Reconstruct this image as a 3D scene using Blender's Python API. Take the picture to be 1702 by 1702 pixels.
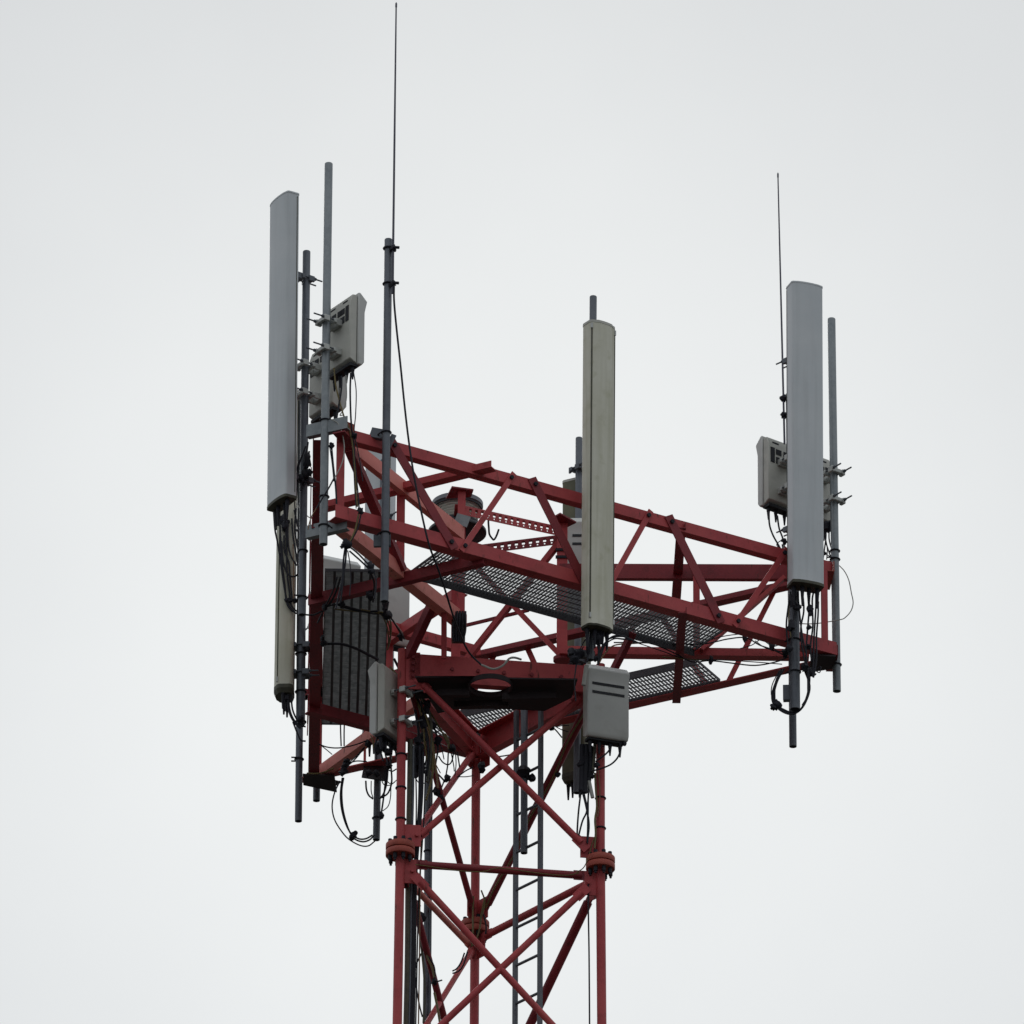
import bpy, bmesh, math, random
from mathutils import Vector, Matrix
random.seed(7)
for _o in list(bpy.data.objects): bpy.data.objects.remove(_o)
SC = bpy.context.scene
COL = SC.collection
R = math.radians
H = 36.0                                  # height of the reference point of the tower head above the ground

# ---------------------------------------------------------------- camera
EL, YAW, ROLL, FPX, DIST = 0.46508798, 0.0019682, 0.0047927, 17000.0, 76.5
CAM = Vector((0, -DIST*math.cos(EL), H - DIST*math.sin(EL)))
FW = Vector((math.sin(YAW)*math.cos(EL), math.cos(YAW)*math.cos(EL), math.sin(EL)))
_rt = Vector((math.cos(YAW), -math.sin(YAW), 0)); _up = _rt.cross(FW)
RT = math.cos(ROLL)*_rt + math.sin(ROLL)*_up
UP = -math.sin(ROLL)*_rt + math.cos(ROLL)*_up
cd = bpy.data.cameras.new('camera'); cam = bpy.data.objects.new('camera', cd); COL.objects.link(cam)
cam.matrix_world = Matrix(((RT.x, UP.x, -FW.x, CAM.x), (RT.y, UP.y, -FW.y, CAM.y), (RT.z, UP.z, -FW.z, CAM.z), (0, 0, 0, 1)))
cd.sensor_width = 36.0; cd.lens = 36.0*FPX/1702.0
cd.clip_start = 1.0; cd.clip_end = 20000.0
SC.camera = cam
SC.render.resolution_x = SC.render.resolution_y = 1024
SC.view_settings.view_transform = 'Standard'; SC.view_settings.look = 'None'
SC.view_settings.exposure = 0.0; SC.view_settings.gamma = 1.0

# ---------------------------------------------------------------- overcast sky and a veiled sun behind the tower
SUN_EL = R(34)
W = bpy.data.worlds.new('World'); SC.world = W; W.use_nodes = True
nt = W.node_tree; nt.nodes.clear(); N = nt.nodes.new; LK = nt.links.new
out = N('ShaderNodeOutputWorld'); mixs = N('ShaderNodeMixShader'); mixs.inputs[0].default_value = 0.985
sky = N('ShaderNodeTexSky'); sky.sky_type = 'NISHITA'; sky.sun_disc = False
sky.sun_elevation = SUN_EL; sky.sun_rotation = R(0); sky.dust_density = 4.0; sky.air_density = 1.5
b1 = N('ShaderNodeBackground'); b1.inputs[1].default_value = 0.05; LK(sky.outputs[0], b1.inputs[0])
b2 = N('ShaderNodeBackground'); b2.inputs[1].default_value = 1.0
tc = N('ShaderNodeTexCoord')
GLOW = (FW - 0.010*UP).normalized()
dt = N('ShaderNodeVectorMath'); dt.operation = 'DOT_PRODUCT'; dt.inputs[1].default_value = GLOW; LK(tc.outputs['Generated'], dt.inputs[0])
def mth(op, a, b=None):
    m = N('ShaderNodeMath'); m.operation = op
    for i, v in enumerate((a, b)):
        if v is None: continue
        if isinstance(v, (int, float)): m.inputs[i].default_value = v
        else: LK(v, m.inputs[i])
    return m.outputs[0]
sig = R(5.2)
th2 = mth('MULTIPLY', mth('SUBTRACT', 1.0, dt.outputs['Value']), 2.0/(sig*sig))
glow = mth('POWER', 2.71828, mth('MULTIPLY', th2, -1.0))
nz = N('ShaderNodeTexNoise'); nz.inputs['Scale'].default_value = 11.0; nz.inputs['Detail'].default_value = 5.0; nz.inputs['Roughness'].default_value = 0.55
LK(tc.outputs['Generated'], nz.inputs['Vector'])
cl = mth('MULTIPLY', mth('SUBTRACT', nz.outputs[0], 0.5), 0.42)
fac = mth('ADD', glow, cl)
mc = N('ShaderNodeMix'); mc.data_type = 'RGBA'; LK(fac, mc.inputs['Factor'])
mc.inputs['A'].default_value = (0.528, 0.556, 0.590, 1); mc.inputs['B'].default_value = (0.852, 0.880, 0.890, 1)
LK(mc.outputs['Result'], b2.inputs[0])
sx = N('ShaderNodeSeparateXYZ'); LK(tc.outputs['Generated'], sx.inputs[0])          # overcast sky: brightest overhead
rp = N('ShaderNodeValToRGB'); LK(sx.outputs['Z'], rp.inputs[0]); els = rp.color_ramp.elements
for k, (p_, v_) in enumerate(((0.0, 0.65), (1.0, 1.6), (0.40, 1.03), (0.45, 1.0), (0.50, 0.965), (0.57, 1.0))):
    e_ = els[k] if k < 2 else els.new(p_)
    e_.position = p_; e_.color = (v_/1.6, v_/1.6, v_/1.6, 1)
LK(mth('MULTIPLY', rp.outputs[0], 1.6), b2.inputs[1])
LK(b1.outputs[0], mixs.inputs[1]); LK(b2.outputs[0], mixs.inputs[2]); LK(mixs.outputs[0], out.inputs[0])

sd = bpy.data.lights.new('sun', 'SUN'); sd.energy = 0.6; sd.angle = R(25); sd.color = (1.0, 0.97, 0.92)
sun = bpy.data.objects.new('sun', sd); COL.objects.link(sun)
sun.rotation_euler = Vector((0.10, -math.cos(SUN_EL), -math.sin(SUN_EL))).to_track_quat('-Z', 'Y').to_euler()
sun.location = (0, 60, 90)

# ---------------------------------------------------------------- measuring: a photograph pixel (1702 grid) to a point of the place
def ray(px, py):
    return ((px-851)/FPX*RT - (py-851)/FPX*UP + FW)
def PZ(px, py, z):                        # on the level z (relative to the head's reference height)
    d = ray(px, py); t = (H + z - CAM.z)/d.z
    return CAM + d*t
def PY(px, py, y):                        # on the upright plane at depth y
    d = ray(px, py); t = (y - CAM.y)/d.y
    return CAM + d*t
def pix(P):
    d = P - CAM; z = d.dot(FW)
    return 851 + FPX*d.dot(RT)/z, 851 - FPX*d.dot(UP)/z
def zat(x, y, py):                        # height (absolute) at which the plumb line over (x, y) meets picture row py
    lo, hi = H-40, H+10
    for _ in range(50):
        m = (lo+hi)/2
        if pix(Vector((x, y, m)))[1] > py: lo = m
        else: hi = m
    return lo
def xat(px, y, z):                        # x on depth y, absolute height z for picture column px
    lo, hi = -6, 6
    for _ in range(50):
        m = (lo+hi)/2
        if pix(Vector((m, y, z)))[0] < px: lo = m
        else: hi = m
    return lo
ZT, ZB = -0.4619, -1.1316
def dirv(a): return Vector((math.cos(a), math.sin(a), 0))
AG = -2.070832
NL, NR, NB = dirv(AG), dirv(AG+2*math.pi/3), dirv(AG+4*math.pi/3)
N_LR, N_RB, N_LB = -NB, -NL, -NR
Z_ = Vector((0, 0, 1))

# ---------------------------------------------------------------- materials
def material(name, c1, c2, rough=0.5, metal=0.0, scale=6.0, bump=0.0, streak=None, trans=0.0, spec=0.5, patch=None, chalk=None, rust=False):
    m = bpy.data.materials.new(name); m.use_nodes = True
    t = m.node_tree; p = t.nodes['Principled BSDF']
    p.inputs['Roughness'].default_value = rough; p.inputs['Metallic'].default_value = metal
    p.inputs['Specular IOR Level'].default_value = spec
    if trans: p.inputs['Transmission Weight'].default_value = trans
    co = t.nodes.new('ShaderNodeTexCoord'); n = t.nodes.new('ShaderNodeTexNoise')
    n.inputs['Scale'].default_value = scale; n.inputs['Detail'].default_value = 6.0; n.inputs['Roughness'].default_value = 0.65
    t.links.new(co.outputs['Object'], n.inputs['Vector'])
    r = t.nodes.new('ShaderNodeValToRGB'); r.color_ramp.elements[0].position = 0.34; r.color_ramp.elements[1].position = 0.68
    r.color_ramp.elements[0].color = (*c1, 1); r.color_ramp.elements[1].color = (*c2, 1)
    t.links.new(n.outputs[0], r.inputs[0]); colour = r.outputs[0]
    def over(colour, vec_scale, sc, lo, hi, c, strength):
        mp = t.nodes.new('ShaderNodeMapping'); mp.inputs['Scale'].default_value = vec_scale
        t.links.new(co.outputs['Object'], mp.inputs['Vector'])
        n2 = t.nodes.new('ShaderNodeTexNoise'); n2.inputs['Scale'].default_value = sc; n2.inputs['Detail'].default_value = 5.0
        t.links.new(mp.outputs[0], n2.inputs['Vector'])
        mr = t.nodes.new('ShaderNodeMapRange'); mr.inputs[1].default_value = lo; mr.inputs[2].default_value = hi; mr.inputs[4].default_value = strength
        t.links.new(n2.outputs[0], mr.inputs[0])
        mx = t.nodes.new('ShaderNodeMix'); mx.data_type = 'RGBA'
        t.links.new(mr.outputs[0], mx.inputs['Factor']); t.links.new(colour, mx.inputs['A']); mx.inputs['B'].default_value = (*c, 1)
        return mx.outputs['Result']
    if streak: colour = over(colour, (1, 1, 0.05), 22.0, 0.42, 0.76, streak, 0.55)
    if chalk: colour = over(colour, (1, 1, 1), 1.7, 0.45, 0.7, chalk, 0.55)
    if rust:
        colour = over(colour, (1, 1, 0.25), 30.0, 0.64, 0.74, (0.075, 0.028, 0.018), 0.8)
    if patch: colour = over(colour, (1, 1, 1), 9.0, 0.56, 0.74, patch, 0.7)
    t.links.new(colour, p.inputs['Base Color'])
    rr = t.nodes.new('ShaderNodeMapRange'); rr.inputs[3].default_value = max(0.05, rough-0.12); rr.inputs[4].default_value = min(1, rough+0.15)
    t.links.new(n.outputs[0], rr.inputs[0]); t.links.new(rr.outputs[0], p.inputs['Roughness'])
    if bump:
        n3 = t.nodes.new('ShaderNodeTexNoise'); n3.inputs['Scale'].default_value = 60.0
        t.links.new(co.outputs['Object'], n3.inputs['Vector'])
        b = t.nodes.new('ShaderNodeBump'); b.inputs['Strength'].default_value = bump; b.inputs['Distance'].default_value = 0.004
        t.links.new(n3.outputs[0], b.inputs['Height']); t.links.new(b.outputs[0], p.inputs['Normal'])
    return m
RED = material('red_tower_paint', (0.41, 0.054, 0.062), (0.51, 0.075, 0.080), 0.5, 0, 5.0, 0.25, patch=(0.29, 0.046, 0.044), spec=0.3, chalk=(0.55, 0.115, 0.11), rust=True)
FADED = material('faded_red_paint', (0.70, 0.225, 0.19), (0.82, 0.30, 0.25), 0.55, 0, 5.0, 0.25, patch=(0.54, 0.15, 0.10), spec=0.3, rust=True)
DRED = material('shaded_red_paint', (0.20, 0.020, 0.030), (0.27, 0.032, 0.040), 0.5, 0, 5.0, 0.25, patch=(0.14, 0.02, 0.024), spec=0.3, chalk=(0.30, 0.05, 0.055), rust=True)  # tower red with the shade of dark-looking members put into its colour
RUST = material('orange_red_paint', (0.35, 0.060, 0.042), (0.44, 0.085, 0.055), 0.6, 0, 7.0, 0.3, patch=(0.25, 0.05, 0.035))
GALV = material('galvanised_steel', (0.165, 0.185, 0.20), (0.26, 0.285, 0.295), 0.45, 0.3, 26.0, 0.2, streak=(0.13, 0.15, 0.155), chalk=(0.31, 0.335, 0.34))
DGALV = material('dull_weathered_steel', (0.085, 0.095, 0.118), (0.135, 0.148, 0.17), 0.5, 0.25, 22.0, 0.2, streak=(0.07, 0.078, 0.085), chalk=(0.16, 0.175, 0.185))
GRATE = material('grating_steel', (0.10, 0.105, 0.11), (0.19, 0.195, 0.20), 0.5, 0.2, 14.0, 0.0)
GRATE2 = material('pale_grating_steel', (0.11, 0.117, 0.114), (0.26, 0.27, 0.262), 0.5, 0.2, 14.0, 0.0)
EDGE = material('dark_edge_steel', (0.045, 0.047, 0.055), (0.075, 0.078, 0.085), 0.55, 0.2, 14.0, 0.0)
DECKM = material('shaded_underside', (0.018, 0.011, 0.014), (0.035, 0.018, 0.020), 0.7, 0, 5.0)  # near-black: the shade under deck and corner plates put into the colour
GREY = material('grey_radome', (0.555, 0.59, 0.61), (0.61, 0.64, 0.655), 0.4, 0, 3.0, 0.05, streak=(0.45, 0.475, 0.48), chalk=(0.69, 0.71, 0.715))
BEIGE = material('aged_beige_radome', (0.60, 0.59, 0.465), (0.70, 0.685, 0.575), 0.55, 0, 4.0, 0.1, streak=(0.37, 0.36, 0.23), patch=(0.46, 0.455, 0.31), chalk=(0.70, 0.69, 0.59))
BOX = material('light_grey_casing', (0.52, 0.525, 0.50), (0.59, 0.59, 0.56), 0.42, 0, 4.0, 0.05, patch=(0.45, 0.45, 0.42))
BOXD = material('casing_back_paint', (0.46, 0.46, 0.41), (0.54, 0.53, 0.475), 0.5, 0, 5.0, 0.05, patch=(0.38, 0.38, 0.34))
ALU = material('cast_aluminium', (0.42, 0.43, 0.41), (0.52, 0.53, 0.50), 0.4, 0.3, 20.0, 0.2)
BLACK = material('black_rubber', (0.014, 0.014, 0.020), (0.026, 0.026, 0.036), 0.6, 0, 12.0, spec=0.25)
CAPD = material('dark_mossy_cap', (0.05, 0.05, 0.035), (0.10, 0.095, 0.06), 0.6, 0, 14.0)
MOSS = material('green_stained_back', (0.10, 0.10, 0.06), (0.16, 0.155, 0.09), 0.6, 0, 7.0, 0.1)
YEL = material('olive_yellow_jacket', (0.10, 0.075, 0.018), (0.18, 0.13, 0.03), 0.5, 0, 12.0)
WHT = material('pale_grey_jacket', (0.34, 0.34, 0.31), (0.42, 0.42, 0.38), 0.5, 0, 12.0)
ORG = material('brown_jacket', (0.16, 0.08, 0.03), (0.22, 0.11, 0.04), 0.5, 0, 12.0)
LENS = material('ribbed_lens', (0.88, 0.90, 0.86), (0.95, 0.96, 0.93), 0.2, 0, 5.0)
_t = LENS.node_tree; _p = _t.nodes['Principled BSDF']; _tr = _t.nodes.new('ShaderNodeBsdfTranslucent'); _tr.inputs[0].default_value = (0.96, 0.97, 0.9, 1)
_mx = _t.nodes.new('ShaderNodeMixShader'); _mx.inputs[0].default_value = 0.72
_t.links.new(_p.outputs[0], _mx.inputs[1]); _t.links.new(_tr.outputs[0], _mx.inputs[2]); _t.links.new(_mx.outputs[0], _t.nodes['Material Output'].inputs[0])
WHITE = material('white_reflector', (0.82, 0.82, 0.8), (0.86, 0.86, 0.84), 0.4, 0, 5.0)
LAMPG = material('lamp_grey_paint', (0.17, 0.19, 0.215), (0.23, 0.25, 0.275), 0.4, 0, 8.0)
LAMPB = material('lamp_black_base', (0.016, 0.016, 0.024), (0.03, 0.03, 0.04), 0.5, 0, 8.0)
SLOT = material('vent_black', (0.010, 0.011, 0.016), (0.018, 0.019, 0.024), 0.7, 0, 8.0)
GRASS = material('worn_ground', (0.035, 0.036, 0.028), (0.06, 0.058, 0.05), 0.9, 0, 0.7, patch=(0.03, 0.036, 0.022))
CONC = material('concrete', (0.28, 0.27, 0.25), (0.36, 0.35, 0.33), 0.85, 0, 3.0, 0.3)

# ---------------------------------------------------------------- mesh builder
def frame_of(d, hint=Z_):
    d = d.normalized()
    if abs(d.dot(hint)) > 0.98: hint = Vector((1, 0, 0)) if abs(d.x) < 0.9 else Vector((0, 1, 0))
    a = hint.cross(d).normalized(); b = d.cross(a).normalized()
    return d, a, b
class MB:
    def __init__(s): s.v = []; s.f = []; s.sm = []
    def add(s, vs, fs, smooth=False):
        n = len(s.v); s.v += [Vector(v) for v in vs]
        for f in fs: s.f.append([n+i for i in f]); s.sm.append(smooth)
        return s
    def prism(s, base, top, smooth=False, caps=True):
        n = len(base)
        k = len(s.v); s.v += [Vector(v) for v in base] + [Vector(v) for v in top]
        for i in range(n): s.f.append([k+i, k+(i+1) % n, k+n+(i+1) % n, k+n+i]); s.sm.append(smooth)
        if caps:
            s.f.append([k+i for i in range(n-1, -1, -1)]); s.sm.append(False)
            s.f.append([k+n+i for i in range(n)]); s.sm.append(False)
        return s
    def sec(s, p0, p1, prof, a, b):       # extrude a section given in the a / b axes
        return s.prism([p0 + a*x + b*y for x, y in prof], [p1 + a*x + b*y for x, y in prof])
    def box(s, p0, p1, w, h, hint=Z_, roll=0.0):
        d, a, b = frame_of(p1-p0, hint)
        if roll: a, b = a*math.cos(roll)+b*math.sin(roll), b*math.cos(roll)-a*math.sin(roll)
        return s.sec(p0, p1, [(-w/2, -h/2), (w/2, -h/2), (w/2, h/2), (-w/2, h/2)], a, b)
    def angle(s, p0, p1, nout, h, w, t=0.008, flip=False):
        # upright leg whose outer face is on p0-p1, level leg at its foot pointing inwards
        d = (p1-p0).normalized(); nout = (nout - d*nout.dot(d)).normalized()
        u = nout.cross(d).normalized()
        if u.z < 0: u = -u
        k = 1 if not flip else -1
        prof = [(0, -h/2*k), (0, h/2*k), (-t, h/2*k), (-t, -h/2*k+t*k), (-w, -h/2*k+t*k), (-w, -h/2*k)]
        return s.sec(p0, p1, prof, nout, u)
    def tube(s, p0, p1, r, r1=None, n=14, caps=True):
        if r1 is None: r1 = r
        d, a, b = frame_of(p1-p0)
        cs = [(math.cos(2*math.pi*i/n), math.sin(2*math.pi*i/n)) for i in range(n)]
        return s.prism([p0+a*x*r+b*y*r for x, y in cs], [p1+a*x*r1+b*y*r1 for x, y in cs], True, caps)
    def path(s, pts, r, n=8):
        P = []
        q = [pts[0]*2-pts[1]] + list(pts) + [pts[-1]*2-pts[-2]]
        for i in range(1, len(q)-2):
            for k in range(5):
                t = k/5
                P.append(0.5*((2*q[i]) + (q[i+1]-q[i-1])*t + (2*q[i-1]-5*q[i]+4*q[i+1]-q[i+2])*t*t + (3*q[i]-q[i-1]-3*q[i+1]+q[i+2])*t**3))
        P.append(pts[-1])
        k0 = len(s.v); a = None
        for i, p in enumerate(P):
            d = (P[min(i+1, len(P)-1)] - P[max(i-1, 0)]).normalized()
            if a is None: _, a, _b = frame_of(d)
            a = (a - d*a.dot(d)).normalized(); b = d.cross(a)
            for j in range(n):
                s.v.append(p + a*r*math.cos(2*math.pi*j/n) + b*r*math.sin(2*math.pi*j/n))
        for i in range(len(P)-1):
            for j in range(n):
                s.f.append([k0+i*n+j, k0+i*n+(j+1) % n, k0+(i+1)*n+(j+1) % n, k0+(i+1)*n+j]); s.sm.append(True)
        s.f.append([k0+j for j in range(n)]); s.sm.append(False)
        s.f.append([k0+(len(P)-1)*n+j for j in range(n)]); s.sm.append(False)
        return s
    def lathe(s, c, prof, n=40, caps=True):
        k = len(s.v)
        for r, z in prof:
            for j in range(n): s.v.append(c + Vector((r*math.cos(2*math.pi*j/n), r*math.sin(2*math.pi*j/n), z)))
        for i in range(len(prof)-1):
            for j in range(n): s.f.append([k+i*n+j, k+i*n+(j+1) % n, k+(i+1)*n+(j+1) % n, k+(i+1)*n+j]); s.sm.append(True)
        if caps:
            s.f.append([k+j for j in range(n-1, -1, -1)]); s.sm.append(False)
            s.f.append([k+(len(prof)-1)*n+j for j in range(n)]); s.sm.append(False)
        return s
    def ring(s, c, d, r, t, n=16):        # small torus-like strap round a pole
        d, a, b = frame_of(d)
        pts = [c + a*r*math.cos(2*math.pi*i/n) + b*r*math.sin(2*math.pi*i/n) for i in range(n)]
        k = len(s.v); m = 6
        for i, p in enumerate(pts):
            o = (p-c).normalized()
            for j in range(m): s.v.append(p + o*t*math.cos(2*math.pi*j/m) + d*t*math.sin(2*math.pi*j/m))
        for i in range(n):
            for j in range(m): s.f.append([k+i*m+j, k+i*m+(j+1) % m, k+((i+1) % n)*m+(j+1) % m, k+((i+1) % n)*m+j]); s.sm.append(True)
        return s
    def bolt(s, p, nrm, r=0.012, h=0.014):
        return s.tube(p, p+nrm.normalized()*h, r, r, 6)
    def blob(s, p, r, seed=0, sq=(1, 1, 1)):   # a lumpy clamp or tape-wrapped joint
        rnd = random.Random(seed); k = len(s.v); n, m = 8, 6
        for i in range(m+1):
            for j in range(n):
                th = math.pi*i/m; ph = 2*math.pi*j/n; q = r*(0.6+0.75*rnd.random())
                s.v.append(p + Vector((q*sq[0]*math.sin(th)*math.cos(ph), q*sq[1]*math.sin(th)*math.sin(ph), q*sq[2]*math.cos(th))))
        for i in range(m):
            for j in range(n): s.f.append([k+i*n+j, k+i*n+(j+1) % n, k+(i+1)*n+(j+1) % n, k+(i+1)*n+j]); s.sm.append(False)
        return s
    def build(s, name, mat, parent=None, bevel=0.0):
        off = Vector((0, 0, 0))
        q = parent
        while q is not None: off += q.location; q = q.parent
        me = bpy.data.meshes.new(name)
        me.from_pydata([v-off for v in s.v], [], s.f)
        me.polygons.foreach_set('use_smooth', s.sm)
        me.materials.append(mat)
        bm = bmesh.new(); bm.from_mesh(me)
        bmesh.ops.recalc_face_normals(bm, faces=bm.faces)
        bm.to_mesh(me); bm.free()
        me.set_sharp_from_angle(angle=R(48))
        o = bpy.data.objects.new(name, me); COL.objects.link(o)
        if parent is not None: o.parent = parent
        if bevel:
            b = o.modifiers.new('edge', 'BEVEL'); b.width = bevel; b.segments = 2; b.limit_method = 'ANGLE'; b.angle_limit = R(40)
        return o
def thing(name, label, cat, loc, group=None):
    o = bpy.data.objects.new(name, None); COL.objects.link(o); o.location = loc; o.empty_display_size = 0.2
    o['label'] = label; o['category'] = cat
    if group: o['group'] = group
    return o
def plate(mb, pts, th):                   # level slab from plan points
    base = [p - Z_*th/2 for p in pts]; top = [p + Z_*th/2 for p in pts]
    return mb.prism(base, top)

# ---------------------------------------------------------------- ground
g = MB(); S = 6000
ns = 24
for i in range(ns):
    for j in range(ns):
        x0, x1 = -S+2*S*i/ns, -S+2*S*(i+1)/ns; y0, y1 = -S+2*S*j/ns, -S+2*S*(j+1)/ns
        g.add([(x0, y0, 0), (x1, y0, 0), (x1, y1, 0), (x0, y1, 0)], [(0, 1, 2, 3)])
go = g.build('ground', GRASS); go['kind'] = 'structure'

# ================================================================ the lattice tower
TW = thing('lattice_tower', 'red steel lattice tower with a triangular platform head on three tube legs', 'tower', (0, 0, 0))
AM, RM = -2.472918, 0.854059
ZF = H - 3.039
mdir = {'L': dirv(AM), 'R': dirv(AM+2*math.pi/3), 'B': dirv(AM+4*math.pi/3)}
def leg_at(k, z):                         # plan of a leg at absolute height z: upright above the flange, spread below
    r = RM + max(0.0, (ZF - z))*0.0085
    p = mdir[k]*r; return Vector((p.x, p.y, z))
def onleg(k, py): 
    p = leg_at(k, ZF); return leg_at(k, zat(p.x, p.y, py))
TOPY = {'L': 1080, 'R': 1105, 'B': 1225}
for k in 'LRB':
    t = onleg(k, TOPY[k]); 
    l = MB(); l.tube(leg_at(k, ZF+0.02), Vector((t.x, t.y, t.z)), 0.033, n=20); l.tube(leg_at(k, 0.25), leg_at(k, ZF-0.02), 0.045, 0.034, n=20)
    lo = l.build('leg', RED, TW)
    f = MB(); c = leg_at(k, ZF)
    f.lathe(c, [(0.034, 0.008), (0.104, 0.008), (0.107, 0.012), (0.107, 0.05), (0.104, 0.054), (0.034, 0.056)], 40)
    f.lathe(c, [(0.034, -0.046), (0.104, -0.044), (0.107, -0.04), (0.107, -0.004), (0.104, 0.0), (0.034, 0.0)], 40)
    fo = f.build('flange', RUST, lo)
    for i in range(8):
        a = 2*math.pi*i/8+0.3; q = c + dirv(a)*0.078; b = MB()
        b.lathe(q, [(0.009, -0.1), (0.009, -0.085), (0.015, -0.084), (0.015, -0.046), (0.009, -0.044), (0.009, 0.05), (0.015, 0.052), (0.015, 0.085), (0.008, 0.087)], 6)
        b.build('bolt', BLACK, lo)
    s = MB(); s.prism([Vector((leg_at(k, 0).x+dx, leg_at(k, 0).y+dy, 0)) for dx, dy in ((-.4, -.4), (.4, -.4), (.4, .4), (-.4, .4))],
                      [Vector((leg_at(k, 0).x+dx, leg_at(k, 0).y+dy, .26)) for dx, dy in ((-.35, -.35), (.35, -.35), (.35, .35), (-.35, .35))])
    s.build('foundation_block', CONC, TW)
# upper panel bracing, lower panels
def brace(p0, p1, r=0.026, mat=RED, name='brace'):
    m = MB(); d = (p1-p0).normalized()
    m.tube(p0+d*0.07, p1-d*0.07, r, n=12)
    for e, q in ((p0, d), (p1, -d)):
        m.box(e, e+q*0.13, 0.008, 0.075, Z_)
    return m.build(name, mat, TW)
def towards(a, b, off): d = (b-a); d.z = 0; return a + d.normalized()*off
def gusset(k, z, ks, h=0.2, w=0.13):
    m = MB(); c = leg_at(k, z)
    for q in ks:
        d = leg_at(q, z) - c; d.normalize()
        m.box(c + d*0.02, c + d*w, 0.01, h, Z_)
        m.bolt(c + d*(w-0.03) + Vector((0, -0.006, 0.0)), Vector((d.y, -d.x, 0)) if d.x > 0 else Vector((-d.y, d.x, 0)), 0.014, 0.02)
    return m.build('gusset_plate', RED, TW)
ZU_T = zat(leg_at('L', ZF).x, leg_at('L', ZF).y, 1128)
ZU_B = ZF + 0.10
ZH = ZF - 0.10
for k, o in (('L', 'RB'), ('R', 'LB'), ('B', 'LR')):
    gusset(k, ZU_B+0.03, o, 0.17, 0.15); gusset(k, ZH-0.06, o, 0.19, 0.12)
def X(a, za, b, zb_, r=0.026, mat=RED, oa=0.10, ob=0.10, dy=0.0):
    A, B = leg_at(a, za), leg_at(b, zb_)
    n = Vector((B.y-A.y, A.x-B.x, 0)).normalized()
    brace(towards(A, B, oa)+n*dy, towards(B, A, ob)+n*dy, r, mat)
X('L', ZU_T, 'R', ZU_B, dy=0.028); X('L', ZU_B, 'R', ZU_T, dy=-0.028)
X('L', ZU_T-0.02, 'B', ZU_B, 0.024, DRED, dy=0.026); X('B', ZU_T+0.02, 'L', ZU_B, 0.024, RED, dy=-0.026)
X('R', ZU_T, 'B', ZU_B, 0.032, DRED)
for a, b, m in (('L', 'R', DRED), ('L', 'B', RED), ('R', 'B', RED)):
    zs = ZF-0.175 if a == 'L' and b == 'B' else ZH
    A, B = leg_at(a, zs), leg_at(b, zs); brace(towards(A, B, .07), towards(B, A, .07), 0.024 if zs < ZH else 0.028, FADED if zs < ZH else m, 'horizontal_strut')
zc = ZH - 0.10; hp = 1.42
X('L', zc, 'R', zc-hp, dy=0.028); X('R', zc, 'L', zc-hp, dy=-0.028)
X('L', zc, 'B', zc-hp, 0.026, DRED, dy=.027); X('B', zc, 'L', zc-hp, 0.022, RED, dy=-.027)
X('R', zc, 'B', zc-hp, 0.034, DRED)
z = zc-hp
while z > 2.0:
    h2 = min(3.6, z-0.5) if z < 28 else 1.5
    for a, b in (('L', 'R'), ('B', 'L'), ('R', 'B')):
        X(a, z-0.12, b, z-h2, dy=0.028); X(b, z-0.12, a, z-h2, dy=-0.028)
        A, B = leg_at(a, z-0.02), leg_at(b, z-0.02); brace(towards(A, B, .07), towards(B, A, .07), 0.026, RED, 'horizontal_strut')
    z -= h2
# ring beam at the mast top and the deck with its access hole
pL, pR, pB = leg_at('L', ZF), leg_at('R', ZF), leg_at('B', ZF)
ZRING = zat(pL.x, pL.y, 1110)
def ring_beam(a, b, mat):
    A, B = leg_at(a, ZRING), leg_at(b, ZRING); d = (B-A).normalized(); n = Vector((d.y, -d.x, 0))
    if n.dot(A+B) < 0: n = -n
    A2, B2 = A + d*0.05, B - d*0.05
    m = MB()
    t, hh, w = 0.009, 0.215, 0.075
    m.sec(A2, B2, [(0.03, -hh/2), (0.03, hh/2), (0.03-w, hh/2), (0.03-w, hh/2-t), (0.03-t, hh/2-t), (0.03-t, -hh/2+t), (0.03-w, -hh/2+t), (0.03-w, -hh/2)], n, Z_)
    o = m.build('ring_beam', mat, TW)
    L = (B2-A2).length
    spots = [(s_, q, 0.013) for s_ in (0.02, 0.98) for q in (-0.075, -0.025, 0.025, 0.075)] + [(s_, 0.0, 0.015) for s_ in (0.23, 0.37, 0.51, 0.66, 0.82)]
    for s_, q, br in spots:
        bt = MB(); bt.bolt(A2 + d*(L*s_) + n*0.031 + Z_*q, n, br, 0.014); bt.build('bolt', DRED, o)
ring_beam('L', 'R', RED); ring_beam('L', 'B', RED); ring_beam('R', 'B', RED)
for k, o in (('L', 'RB'), ('R', 'LB'), ('B', 'LR')):
    m = MB(); c = leg_at(k, ZRING-0.03)
    for q in o:
        d = (leg_at(q, c.z)-c).normalized(); n = Vector((d.y, -d.x, 0)); n = n if n.dot(c) > 0 else -n
        m.box(c+d*0.025+n*0.026, c+d*0.13+n*0.026, 0.008, 0.3, Z_)
    m.build('gusset_plate', RED, TW)
zd = ZRING - H - 0.125
deck = [PZ(690, 1126, zd), PZ(960, 1130, zd), PZ(950, 1160, zd), PZ(905, 1182, zd), PZ(845, 1179, zd), PZ(765, 1177, zd), PZ(728, 1186, zd)]
hc = PZ(815, 1137, zd)
bm = bmesh.new()
def loop_edges(pts):
    vs = [bm.verts.new(p - Vector((0, 0, 0))) for p in pts]
    for i in range(len(vs)): bm.edges.new((vs[i], vs[(i+1) % len(vs)]))
loop_edges(deck); loop_edges([hc + dirv(2*math.pi*i/32)*0.158 for i in range(32)])
bmesh.ops.triangle_fill(bm, use_beauty=True, edges=bm.edges[:])
r_ = bmesh.ops.extrude_face_region(bm, geom=bm.faces[:])
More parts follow.
